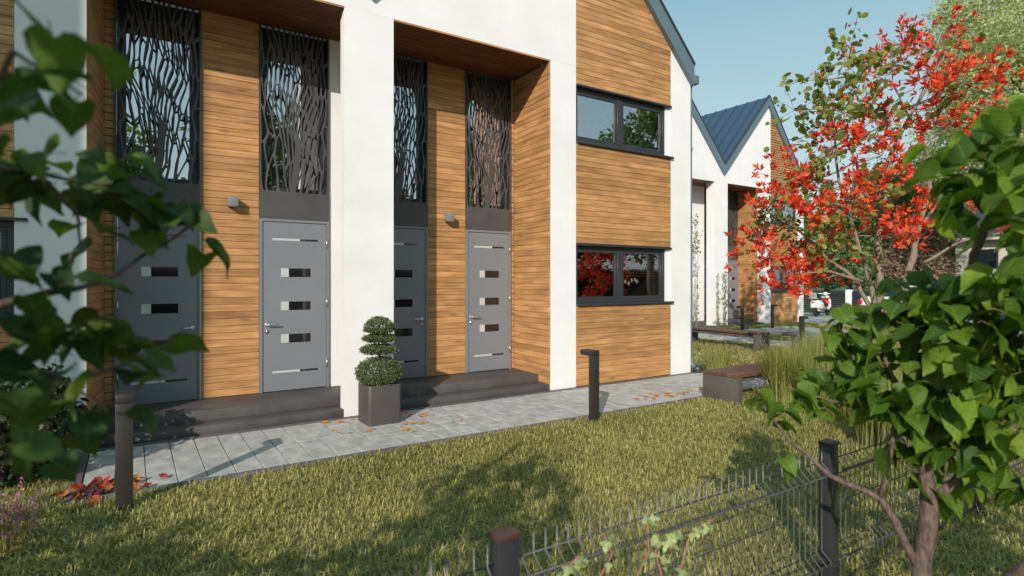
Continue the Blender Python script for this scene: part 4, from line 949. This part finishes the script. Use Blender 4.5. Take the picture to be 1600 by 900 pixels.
t = thing("added_reflection_shrub", (10.5, 2.2, 0), "smaller red flowering shrub added out of view to be mirrored in the lower window", "shrub")  # unseen shrub, added for its red reflection in the lower window
q0 = Vector((10.5, 2.2, 0))
blossom_tree(t, [q0 + Vector((a, b, c)) for a, b, c in ((0, 0, 2.3), (.35, .2, 2.1), (-.3, -.1, 2.0), (.1, -.3, 1.8), (0, .3, 1.6), (-.2, .1, 1.5))], [], [([q0, q0 + Vector((.02, 0, .8)), q0 + Vector((0, .05, 1.5)), q0 + Vector((0, 0, 2.3))], .04, .01)], 56, 0, 0, 1)

# general trees further off
def tree(name, pos, h, base, rx, rz, nclump, nleaf, lsize, leafmat, label, trunk_r=.18, group=None, bark="bark", leafshape=LEAF4, clump_r=.34):
    t = thing(name, pos, label, "tree", group); pos = np.array(pos, float)
    cz = base + rz; d = rand_dirs(nclump, .15); rr = rng.uniform(.35, .95, nclump) ** .7
    cl_ = d * rr[:, None] * np.array([rx, rx, rz]) + np.array([0, 0, cz]) + pos
    MB().tube([pos + [0, 0, -.1], pos + [rnd.uniform(-.15, .15), 0, h * .3], pos + [rnd.uniform(-.2, .2), rnd.uniform(-.2, .2), cz], pos + [0, 0, cz + rz * .6]], [trunk_r, trunk_r * .8, trunk_r * .5, trunk_r * .15], 8).build("trunk", bark, t, smooth=True)
    lm = MB()
    for c in cl_[: min(nclump, 26)]:
        a = pos + [0, 0, base + (c[2] - pos[2] - base) * .35]; lm.tube([a, (a + c) / 2 + [0, 0, -.1], c], [trunk_r * .35, trunk_r * .22, trunk_r * .08], 5, False)
    lm.build("limbs", bark, t, kind="stuff")
    w = rng.uniform(.6, 1.4, nclump); w /= w.sum(); ci = rng.choice(nclump, nleaf, p=w)
    cr_ = clump_r * (rx + rz) / 2 * rng.uniform(.6, 1.25, nclump)
    off = rand_dirs(nleaf) * (rng.uniform(.25, 1.0, nleaf) ** .6 * cr_[ci])[:, None] * np.array([1, 1, .75])
    p = cl_[ci] + off
    dd = off / (np.linalg.norm(off, axis=1, keepdims=True) + 1e-6) * .5 + rand_dirs(nleaf) * .9 + np.array([0, 0, -.2])
    tint = np.clip(rng.beta(2, 2, nleaf) * .7 + rng.uniform(0, .3, nclump)[ci], 0, 1)
    link(bpy.data.objects.new("crown", scatter("crown", *leafshape, p, frames(dd, rng.uniform(0, 6.28, nleaf)), rng.uniform(.7, 1.3, nleaf) * lsize, leafmat, tint)), t)
    return t
g = "trees beyond the slatted fence"
tree("olive_tree", (33.2, 9.2, 0), 13, 3.4, 3.4, 5.0, 90, 38000, .17, "olive", "broad pale olive-green tree behind the red blossom at right", .25, g)
tree("olive_tree", (44, 12.5, 0), 21, 9.5, 4.2, 6.0, 80, 26000, .22, "olive", "tallest pale tree at the top right corner of the picture", .3, g)
tree("broadleaf_tree", (54.3, 23.9, 0), 13, 2.6, 3.9, 4.6, 70, 20000, .24, "mid", "fresh green tree seen between the blossoming stems", .2, g)
tree("olive_tree", (83, 33, 0), 18, 3.0, 7.2, 7.2, 80, 24000, .36, "olive", "wide pale green tree low behind the right blossoming stem", .25, g)
tree("broadleaf_tree", (75, 23, 0), 12, 1.2, 5.1, 4.4, 60, 16000, .32, "mid", "low green tree behind the parked white car", .2, g)
tree("brown_shrub", (36, 14.5, 0), 5, .5, 1.7, 2.2, 30, 6000, .22, "brownbush", "brown twiggy bush beside the right blossoming stem", .1, g)
def conifer(pos, h, r, mat, label, group=g, nl=26, name="pine_tree", base=.12):
    t = thing(name, pos, label, "tree", group); pos = np.array(pos, float)
    MB().tube([pos + [0, 0, -.1], pos + [0, 0, h * .5], pos + [0, 0, h]], [h * .014, h * .010, .01], 7).build("trunk", "bark", t, smooth=True)
    P, D = [], []
    for k in range(nl):
        f = k / (nl - 1); z = h * (base + (1 - base) * f); L = r * (1 - f) ** .8 + .12
        for q in range(9):
            a = rnd.uniform(0, 6.28); 
            for s in range(13):
                u = rnd.uniform(.15, 1); P.append((pos[0] + math.cos(a) * L * u + rnd.gauss(0, .07), pos[1] + math.sin(a) * L * u + rnd.gauss(0, .07), z - L * u * u * .32 + rnd.gauss(0, .08)))
                D.append((math.cos(a) + rnd.uniform(-.7, .7), math.sin(a) + rnd.uniform(-.7, .7), -.2 + rnd.uniform(-.5, .5)))
    P, D = np.array(P), np.array(D); n = len(P)
    link(bpy.data.objects.new("crown", scatter("crown", *LEAF4, P, frames(D, rng.uniform(0, 6.28, n)), rng.uniform(.7, 1.3, n) * h * .04, mat, rng.beta(2, 2, n))), t)
pl = ["slim pine just above the scooter", "second pine to the right of the scooter", "tall pine between scooter and blossoming trunk", "pine behind the left blossoming stems", "pine directly behind the blossoming trunk", "pine to the right of the blossoming trunk", "last pine of the row before the blue spruce", "pine at the left end of the row, beside the far house wall"]
for k, (x, y, h) in enumerate(((47.5, 25.5, 9.5), (48.5, 24.2, 8.4), (50, 24.0, 10.5), (50.5, 22.6, 9.0), (49, 20.6, 10), (51, 20.8, 8.6), (50, 18.8, 9.4), (46, 26.8, 8.8))):
    conifer((x * 1.5, y * 1.5, 0), h * 1.45, 2.7, "pine", pl[k], nl=34)
conifer((60.7, 24.1, 0), 6.8, 2.2, "spruce", "blue-grey spruce between the blossoming stems", name="spruce_tree")
# unseen trees added behind the viewer for the tall windows to reflect
gb = "unseen trees added for the window reflections"
for k, (x, y, h, lab) in enumerate(((-1, -17, 9.5, "first added reflection tree, opposite the leftmost door"), (5, -16, 11, "second added reflection tree, opposite the planter"), (11.5, -17, 9, "third added reflection tree, opposite the timber bay"), (18, -15, 11, "fourth added reflection tree, opposite the far lawn"), (25, -17, 10, "last added reflection tree, opposite the driveway"))):
    tree("added_reflection_tree", (x, y, 0), h, 2.2, 2.7, (h - 2.2) / 2, 40, 6000, .34, "mid", lab, .2, gb)

t = thing("added_shade_block", (-12, 1.5, 0), "white flat-roofed house block added out of view to shade the left pillar", "house")  # unseen house-shaped block, added to cast shade on the left pillar
B(-15.2, -8.84, -1, 4, -.1, 10.6).build("wall", "stucco", t)
B(-15.3, -8.80, -1.02, 4.1, 10.602, 10.85).build("parapet", "fascia", t)
for z in (1.0, 4.4, 7.8):
    for y in (-.2, 2.0):
        w_ = B(-8.838, -8.80, y, y + 1.3, z, z + 1.5).build("window", "frame", t); B(-8.798, -8.79, y + .08, y + 1.22, z + .08, z + 1.42).build("pane", "dglass", w_)
    for x in (-14, -11.2):
        w_ = B(x, x + 1.4, -1.04, -1.002, z, z + 1.5).build("window", "frame", t); B(x + .08, x + 1.32, -1.05, -1.042, z + .08, z + 1.42).build("pane", "dglass", w_)

t = thing("added_reflection_hedge", (12, -11, 0), "long clipped hedge added out of view as a dark reflection for the lower window", "hedge")  # unseen hedge, added as something dark for the lower window to reflect
B(-5.7, 29.7, -11.5, -10.5, 0, 2.1).build("core", "backing", t)
n = 16000; p = np.stack([rng.uniform(-6, 30, n), -10.45 + rng.normal(0, .06, n), rng.uniform(0, 2.3, n)], 1); q = n // 3; p[:q, 1] = rng.uniform(-11.5, -10.4, q); p[:q, 2] = 2.15 + rng.normal(0, .08, q)
link(bpy.data.objects.new("foliage", scatter("foliage", *LEAF4, p, frames(rand_dirs(n, .3), rng.uniform(0, 6, n)), rng.uniform(.1, .18, n), "hedge", rng.uniform(0, 1, n))), t, "stuff")
tree("added_reflection_tree", (20.5, -5.2, 0), 9.8, 2.6, 2.7, 3.6, 40, 9000, .28, "mid", "tree added out of view to be mirrored in the upper bay window", .2, gb)  # another unseen tree, added for the upper bay window reflection
# ornamental grasses
def reeds(x, y, n, h0, h1, r, label):
    n = int(n * 2.8)
    a = rng.uniform(0, 6.28, n); q = np.sqrt(rng.uniform(0, 1, n)) * r
    p = np.stack([x + q * np.cos(a), y + q * np.sin(a), np.full(n, -.01)], 1)
    L = rng.uniform(h0, h1, n) * 1.1; az = a + rng.normal(0, .8, n); le = rng.uniform(.08, .62, n) ** 1.2; w = rng.uniform(.0035, .0075, n)
    K = 6; V = []; 
    dx = np.stack([np.cos(az), np.sin(az), np.zeros(n)], 1); sd = np.stack([-np.sin(az), np.cos(az), np.zeros(n)], 1)
    for k in range(K):
        f = k / (K - 1); c = p + dx * (L * le * f ** 2.2 * .85)[:, None]; c[:, 2] += L * (f - .42 * le * f ** 3)
        ww = (w * (1 - f) ** .7)[:, None]; V += [c - sd * ww, c + sd * ww]
    V = np.stack(V, 1).reshape(-1, 3); b = np.arange(n)[:, None, None] * 2 * K
    F = np.array([(2 * k, 2 * k + 1, 2 * k + 3, 2 * k + 2) for k in range(K - 1)])[None] + b
    t = thing("ornamental_grass", (x, y, 0), label, "grass clump", "clumps of tall grass by the bench")
    link(bpy.data.objects.new("blades", np_mesh("blades", V, F.reshape(-1, 4), "reed", np.repeat(rng.beta(2, 2, n), 2 * K))), t, "stuff")
reeds(7.35, 4.45, 620, .45, .95, .30, "tall grass clump against the front of the low bench")
reeds(7.15, 3.85, 560, .4, .85, .30, "leftmost tall grass clump on the open lawn, before the low bench")
reeds(8.1, 4.35, 680, .5, 1.0, .36, "tall grass clump in the middle of the bench front")
reeds(7.8, 3.6, 620, .45, .9, .34, "tall grass clump behind the fence post, nearest the wire fence")
reeds(8.9, 4.5, 600, .5, 1.0, .36, "tall grass clump at the far bench end below the brownish bollard")
reeds(8.7, 3.7, 600, .5, .95, .36, "tall grass clump rising behind the shrub leaves")
reeds(9.7, 4.1, 520, .5, .95, .36, "rightmost tall grass clump, mostly behind shrub leaves")
reeds(6.3, 2.75, 420, .35, .7, .30, "shorter grass clump close behind the wire fence, left of the shrub trunk")
reeds(7.0, 2.9, 500, .4, .8, .34, "grass clump in shade behind the shrub's left twigs")
reeds(8.7, 6.6, 160, .25, .6, .2, "wispy grass tuft at the corner of the near house")
# lilac flowers beside the bench
t = thing("lilac_flowers", (7.0, 4.72, 0), "small pale blue flowers at the corner of the low bench", "flowers")
n = 160; p = np.stack([rng.normal(7.02, .12, n), rng.normal(4.62, .08, n), rng.uniform(.22, .36, n)], 1)
link(bpy.data.objects.new("bloom", scatter("bloom", *LEAF4, p, frames(rand_dirs(n, .5), rng.uniform(0, 6, n)), rng.uniform(.015, .03, n), "lilac", rng.uniform(0, 1, n))), t, "stuff")
m = MB()
for k in range(50):
    q = p[k]; m.tube([(q[0] * .6 + 7.02 * .4, q[1] * .6 + 4.62 * .4, 0), tuple(q)], .0025, 3, False)
m.build("stalk", "gtwig", t, kind="stuff")

# dark shrub and pink flowers at the left
t = thing("evergreen_shrub", (-.75, 6.2, 0), "dark evergreen shrub at the left end of the path", "shrub")
n = 2600; d = rand_dirs(n); rr = rng.uniform(.45, 1.0, n) ** .5
p = d * rr[:, None] * np.array([.56, .52, .50]) + np.array([-.86, 6.25, .44]); p[:, 2] += .05 * np.sin(9 * p[:, 0]) + .05 * np.sin(11 * p[:, 1])
p = p[p[:, 2] > .0]; n = len(p); d = d[:n]
link(bpy.data.objects.new("foliage", scatter("foliage", *ROUND, p, frames(rand_dirs(n, .3), rng.uniform(0, 6.28, n)), np.stack([q := rng.uniform(.05, .09, n), q * .75, q], 1), "hedge", rng.beta(2, 2, n))), t, "stuff")
m = MB()
for k in range(14):
    a = rnd.uniform(0, 6.28); m.tube([(-.86, 6.25, -.02), (-.86 + .2 * math.cos(a), 6.25 + .2 * math.sin(a), .3), (-.86 + .45 * math.cos(a), 6.25 + .4 * math.sin(a), .6)], [.012, .008, .004], 5, False)
m.build("stems", "dbark", t, kind="stuff")
t = thing("pink_flowers", (-.62, 4.65, 0), "pink heather-like flowers at the lower left edge", "flowers")
st = MB(); P = []
for k in range(42):
    a = rnd.uniform(0, 6.28); r = rnd.uniform(.02, .17); hh = rnd.uniform(.2, .40); b0 = Vector((-.64 + r * .5 * math.cos(a), 4.62 + r * .5 * math.sin(a), -.01)); e = Vector((-.64 + r * 1.3 * math.cos(a), 4.62 + r * 1.3 * math.sin(a), hh))
    st.tube([b0, b0.lerp(e, .6) + Vector((0, 0, .04)), e], [.003, .0025, .0015], 4, False)
    for q in range(16):
        f = rnd.uniform(.55, 1.05); P.append(b0.lerp(e, f) + Vector((rnd.gauss(0, .012), rnd.gauss(0, .012), rnd.gauss(0, .012))))
st.build("stalk", "gtwig", t, kind="stuff"); P = np.array([list(p) for p in P]); n = len(P)
link(bpy.data.objects.new("bloom", scatter("bloom", *LEAF4, P, frames(rand_dirs(n, .4), rng.uniform(0, 6, n)), rng.uniform(.014, .026, n), "pink", rng.uniform(0, 1, n))), t, "stuff")
k_ = 260; pp = np.stack([rng.normal(-.64, .11, k_), rng.normal(4.62, .11, k_), rng.uniform(.02, .25, k_)], 1)
link(bpy.data.objects.new("foliage", scatter("foliage", *LEAF4, pp, frames(rand_dirs(k_, .4), rng.uniform(0, 6, k_)), rng.uniform(.02, .035, k_), "mid", rng.uniform(0, 1, k_))), t)

# fallen leaves
AUT = [leaf_mesh("fallen_leaf", m_, s, f, c, 1.0) for m_, s, f, c in (("autumn_o", 21, .3, .3), ("autumn_r", 22, .4, .25), ("autumn_p", 23, .25, -.2), ("autumn_o", 24, .15, -.3))]
names = ["curled orange leaf in the heap at the path end", "curled red leaf in the heap at the path end", "dull purple leaf in the heap at the path end", "curled orange leaf in the heap at the path end"]
for k in range(64):
    a, b = rnd.gauss(0, .14), rnd.gauss(0, .085)
    hgt = .02 + .065 * math.exp(-(a * a / .02 + b * b / .008)) * rnd.uniform(.2, 1.2)
    c = 0 if k % 3 == 0 else (3 if k % 5 == 0 else (1 if k % 3 == 1 else 2)); o = bpy.data.objects.new("fallen_leaf", AUT[c]); COL.objects.link(o)
    o.location = (-.20 + a, 5.50 + b, hgt + .012); s = rnd.uniform(.045, .08); o.scale = (s, s, s); o.rotation_euler = (rnd.uniform(-.7, .7), rnd.uniform(-.7, .7), rnd.uniform(0, 6.28))
    tag(o, names[c], "leaf", ["orange leaves in the heap", "red leaves in the heap", "purple leaves in the heap", "orange leaves in the heap"][c])
FLAT = [leaf_mesh("fallen_leaf", "fleck", s, .05, .06, 1.0, False) for s in (31, 32, 33)]
spots = [(2.02, 6.78, 9), (2.15, 6.2, 5), (2.75, 6.15, 8), (2.95, 6.5, 10), (2.5, 5.95, 6), (3.2, 6.0, 3), (1.9, 6.3, 3), (2.9, 6.75, 8)]
for x, y, n in spots:
    for k in range(n):
        o = bpy.data.objects.new("fallen_leaf", FLAT[k % 3]); COL.objects.link(o); s = rnd.uniform(.03, .055)
        o.location = (x + rnd.gauss(0, .10), min(6.82, y + rnd.gauss(0, .045)), .0175 + .001 * k); o.scale = (s, s, s); o.rotation_euler = (rnd.uniform(-.06, .06), rnd.uniform(-.06, .06), rnd.uniform(0, 6.28))
        if abs(o.location.x - PX) < .23 and abs(o.location.y - PYc) < .23: o.location.x += .45
        tag(o, "small flat orange leaf on the slabs around the planter", "leaf", "orange leaves on the path by the planter")
for k in range(34):
    o = bpy.data.objects.new("fallen_leaf", FLAT[k % 3]); COL.objects.link(o); s = rnd.uniform(.04, .07)
    o.location = (6.55 + rnd.gauss(0, .35), 5.62 + abs(rnd.gauss(0, .14)), .018 + .0005 * k); o.scale = (s, s, s); o.rotation_euler = (rnd.uniform(-.08, .08), rnd.uniform(-.08, .08), rnd.uniform(0, 6.28))
    tag(o, "small flat orange leaf on the slabs near the low bench", "leaf", "orange leaves on the path by the bench")

# ivy on the wire fence
IVW = [(0, .12), (.05, .34), (.2, .50), (.34, .34), (.46, .24), (.62, .20), (.78, .12), (.9, .05), (1, 0)]
IV = [leaf_mesh("leaf", "ivy", s, .25, -.25, 1.2, True, IVW) for s in (41, 42, 43)]
t = thing("ivy_vine", (1.6, FY - .03, 0), "pale ivy with pink stems climbing the wire fence", "vine")
for (x0, pts) in enumerate([[(1.42, 0), (1.45, .3), (1.40, .5), (1.46, .66), (1.44, .73)], [(1.62, 0), (1.66, .3), (1.60, .46), (1.68, .6), (1.66, .76)], [(1.72, .1), (1.78, .4), (1.74, .58), (1.80, .66), (1.84, .62)], [(1.62, .35), (1.85, .46), (1.95, .60), (2.03, .66)], [(1.30, .2), (1.33, .48), (1.27, .62), (1.30, .69)]]):
    path_ = [(x, FY - .012 - .025 * (k % 2) - .03 * (z > .62), z) for k, (x, z) in enumerate(pts)]
    MB().tube(path_, [.0038, .0035, .0032, .003, .0022][: len(path_)], 6).build("stem", "twig", t, smooth=True)
    for a, b in zip(path_, path_[1:]):
        for q in range(7):
            f = rnd.random(); c = Vector(a).lerp(Vector(b), f); side = rnd.choice((-1, 1))
            leaf_at(t, IV, (c.x + side * .012, c.y - .012, c.z), (side * rnd.uniform(.3, 1), -rnd.uniform(.2, .6), rnd.uniform(-.9, .3)), rnd.uniform(-.6, .6) + side * .2, rnd.uniform(.03, .052))

# climbers on the far house
def climber(name, x, y, z0, z1, spread, n, label, back):
    t = thing(name, (x, y, 0), label, "climbing plant", "climbing plants on the second house")
    for s in (-.5, .1, .5):
        MB().tube([(x + s * spread * .4, y - .02, 0), (x + s * spread, y - .02, z1 * .5), (x + s * spread * .7, y - .02, z1 * .95)], [.008, .006, .003], 5, False).build("stem", "bark", t)
    p = np.stack([x + rng.normal(0, spread * .45, n), y - rng.uniform(.01, .09, n), z0 + (z1 - z0) * rng.uniform(0, 1, n) ** 1.4], 1)
    link(bpy.data.objects.new("foliage", scatter("foliage", *ROUND, p, frames(rand_dirs(n, -.2), rng.uniform(0, 6, n)), rng.uniform(.04, .08, n), "mid", rng.uniform(.3, 1, n))), t, "stuff")
climber("climbing_plant", 17.42, Y2, .05, 2.0, .16, 170, "climber on the right side of the far house pillar", 0); climber("climbing_plant", 17.05, Y2, .05, 1.9, .10, 70, "thinner climber on the left side of the far house pillar", 0)
climber("climbing_plant", 10.95, 9.0, .05, 2.6, .25, 10, "sparse creeper beside the downpipe of the near house", 0) if False else None
climber("climbing_plant", 15.95, Y2 + .0, .1, 2.3, .12, 90, "creeper on the white strip between the two houses", 0); climber("climbing_shrub", 15.75, Y2 - .1, 2.6, 3.9, .3, 170, "feathery shrub tops beside the near house downpipe", 0)

# ------------------------------------------------------------------ scooter, car, slat fence
def wheel(parent, c, r, w, axis, rim="steel"):
    ty = MB().lathe([(r * .62, -w * .5), (r * .92, -w * .5), (r, -w * .28), (r, w * .28), (r * .92, w * .5), (r * .62, w * .5)], c, 20, axis).build("wheel", "tyre", parent, smooth=False)
    MB().lathe([(r * .12, -w * .46), (r * .60, -w * .36), (r * .66, -w * .5), (r * .66, w * .5), (r * .60, w * .36), (r * .12, w * .46)], c, 16, axis).build("rim", rim, ty); return ty
def loft(secs):
    m = MB(); k = len(secs[0]); vs = [p for s in secs for p in s]
    fs = [(i * k + j, i * k + (j + 1) % k, (i + 1) * k + (j + 1) % k, (i + 1) * k + j) for i in range(len(secs) - 1) for j in range(k)] + [tuple(range(k - 1, -1, -1)), tuple(range((len(secs) - 1) * k, len(secs) * k))]
    return m.add(vs, fs)
def ring(x, zc, hy, hz, n=12, sq=.7, y=0):
    o = []
    for j in range(n):
        a = 2 * math.pi * j / n; c, s = math.cos(a), math.sin(a)
        o.append((x, y + hy * math.copysign(abs(c) ** sq, c), zc + hz * math.copysign(abs(s) ** sq, s)))
    return o
t = thing("motor_scooter", (0, 0, 0), "white motor scooter with orange wheel rims parked on the driveway", "scooter")
wheel(t, (-.62, 0, .25), .25, .11, 'y', "orange"); wheel(t, (.62, 0, .25), .25, .11, 'y', "orange")
loft([ring(-.95, .62, .10, .08), ring(-.88, .58, .17, .16), ring(-.65, .56, .24, .22), ring(-.35, .52, .22, .2), ring(-.12, .42, .15, .12)]).build("rear_body", "wpaint", t, smooth=True)
loft([ring(-.82, .80, .10, .03), ring(-.7, .83, .15, .05), ring(-.35, .82, .14, .05), ring(-.1, .78, .08, .03)]).build("seat", "black", t, smooth=True)
B(-.2, .38, -.16, .16, .27, .32).build("floor_board", "black", t, bevel=.02)
sh = MB(); secs = []
for z, x, hy in ((.28, .36, .16), (.5, .42, .22), (.75, .38, .22), (.95, .33, .14)): secs.append([(x, -hy, z), (x + .05, -hy * .4, z), (x + .05, hy * .4, z), (x, hy, z), (x - .025, hy, z), (x + .02, hy * .4, z), (x + .02, -hy * .4, z), (x - .025, -hy, z)])
loft(secs).build("leg_shield", "wpaint", t, smooth=True)
B(.33, .36, -.13, .13, .45, .85).build("glove_box", "black", t, bevel=.01)
loft([ring(.40, .42, .07, .05), ring(.55, .52, .08, .06), ring(.75, .5, .08, .05), ring(.88, .36, .07, .05)]).build("front_mudguard", "wpaint", t, smooth=True)
MB().tube([(.62, 0, .25), (.5, 0, .5), (.33, 0, 1.0)], .03, 8).build("fork", "steel", t)
loft([ring(.22, 1.02, .06, .05), ring(.32, 1.04, .11, .075), ring(.44, 1.02, .085, .07)]).build("headset", "wpaint", t, smooth=True)
MB().tube([(.22, -.34, 1.05), (.28, -.12, 1.04), (.28, .12, 1.04), (.22, .34, 1.05)], .022, 8).build("handlebar", "wpaint", t)
for s in (-1, 1): MB().tube([(.22, s * .28, 1.05), (.2, s * .4, 1.05)], .026, 8).build("grip", "black", t)
rk = MB()
for y in (-.13, -.045, .045, .13): rk.tube([(-.78, y, .82), (-.95, y, .84), (-.99, y, 1.08)], .012, 6, False)
for z in (.9, 1.0, 1.08): rk.tube([(-.965 - .02 * (z > 1), -.15, z), (-.965 - .02 * (z > 1), .15, z)], .012, 6, False)
rk.tube([(-.9, -.15, .84), (-.9, .15, .84)], .012, 6, False); rk.build("luggage_rack", "wpaint", t)
B(-.985, -.93, -.06, .06, .64, .70).build("tail_light", "redlens", t, bevel=.01); B(-.99, -.95, -.09, .09, .42, .54).build("number_plate", "wpaint", t)
loft([ring(-.85, .30, .05, .05, y=-.17), ring(-.45, .27, .05, .05, y=-.17)]).build("silencer", "steel", t, smooth=True)
B(-.4, .0, -.12, .12, .2, .33).build("engine", "lamp", t, bevel=.02)
t.location = (27.0, 14.75, .012); t.rotation_euler = (0, 0, R(6))
t = thing("parked_car", (0, 0, 0), "white car with a red tail lamp parked behind the shrub leaves", "car")
def csec(x, zb, zt, hy, zs=.62):
    return [(x, -hy, zb), (x, hy, zb), (x, hy * 1.03, zs), (x, hy * .94, zt - .03), (x, hy * .8, zt), (x, -hy * .8, zt), (x, -hy * .94, zt - .03), (x, -hy * 1.03, zs)]
loft([csec(0, .42, .86, .72), csec(.08, .32, 1.0, .82), csec(.5, .25, 1.03, .86), csec(1.6, .22, .98, .88), csec(3.2, .22, .92, .88), csec(4.0, .26, .80, .82), csec(4.35, .38, .66, .7)]).build("body", "wpaint", t, smooth=False, bevel=.02)
def cab(x, z, hy): return [(x, -hy, z), (x, hy, z)]
m = MB().add([(.55, -.72, 1.0), (.55, .72, 1.0), (3.05, .74, .93), (3.05, -.74, .93), (1.05, -.58, 1.42), (1.05, .58, 1.42), (2.2, .58, 1.42), (2.2, -.58, 1.42)], [(0, 1, 5, 4), (1, 2, 6, 5), (2, 3, 7, 6), (3, 0, 4, 7)]); m.build("window_glass", "dglass", t)
loft([[(1.0, -.6, 1.40), (1.0, .6, 1.40), (1.0, .56, 1.44), (1.0, -.56, 1.44)], [(1.5, -.62, 1.41), (1.5, .62, 1.41), (1.5, .56, 1.47), (1.5, -.56, 1.47)], [(2.25, -.6, 1.40), (2.25, .6, 1.40), (2.25, .56, 1.44), (2.25, -.56, 1.44)]]).build("roof", "wpaint", t, bevel=.01)
for s in (-1, 1):
    B(-.02, .1, s * .8 - .12, s * .8 + .05, .72, .88).build("tail_light", "redlens", t, bevel=.01)
    for x in (.85, 3.45): wheel(t, (x, s * .80, .31), .31, .2, 'y')
    MB().tube([(1.6, s * .74, 1.0), (1.62, s * .6, 1.41)], .035, 6).build("window_pillar", "wpaint", t)
    B(2.75, 2.9, s * .98 - .08, s * .98 + .08, .96, 1.08).build("wing_mirror", "wpaint", t, bevel=.02)
B(-.06, .12, -.8, .8, .38, .5).build("bumper", "wpaint", t, bevel=.03); B(-.03, .0, -.25, .25, .6, .72).build("number_plate", "lens", t)
t.location = (24.5, 11.1, .012)
SF = thing("slat_fence", (29.8, 10, 0), "dark horizontal slat fence with white posts along the back of the driveway", "fence")
ys = [26.3, 23.2, 20.1, 17.5, 14.95, 12.2, 9.4, 6.6, 3.8, 1.0]
slm = {}
for k, (a, b) in enumerate(zip(ys, ys[1:])):
    white = k % 2 == 1 or k == 3
    B(29.72, 29.90, b - .14, b + .14, -.05, 1.22).build("post", "stucco" if k in (1, 3, 5, 7) else "slat", SF, bevel=.004)
    for j in range(10):
        B(29.78, 29.82, b + .142, a - .142, .1 + j * .105, .1 + j * .105 + .075).build("slat", "slat", SF)
# far house at the right edge
t = thing("far_house", (46, 13, 0), "distant house with a dark tiled roof at the right edge behind the trees", "house")
B(44, 53, 8.5, 15.5, -.1, 4.5).build("wall", "cream", t)
MB().prism_xz([(43.5, 4.3), (53.5, 4.3), (48.5, 8.2)], 8.0, 16.0).xf(Matrix.Identity(4)).build("roof", "tile", t)
for y in (9.3, 11.3, 13.3): 
    w_ = B(43.96, 44.0, y, y + 1.1, 2.4, 3.6).build("window", "frame", t); B(43.95, 43.958, y + .08, y + 1.02, 2.48, 3.52).build("pane", "dglass", w_)
B(43.3, 43.6, 7.9, 16.1, 4.15, 4.32).build("eaves", "cream", t)
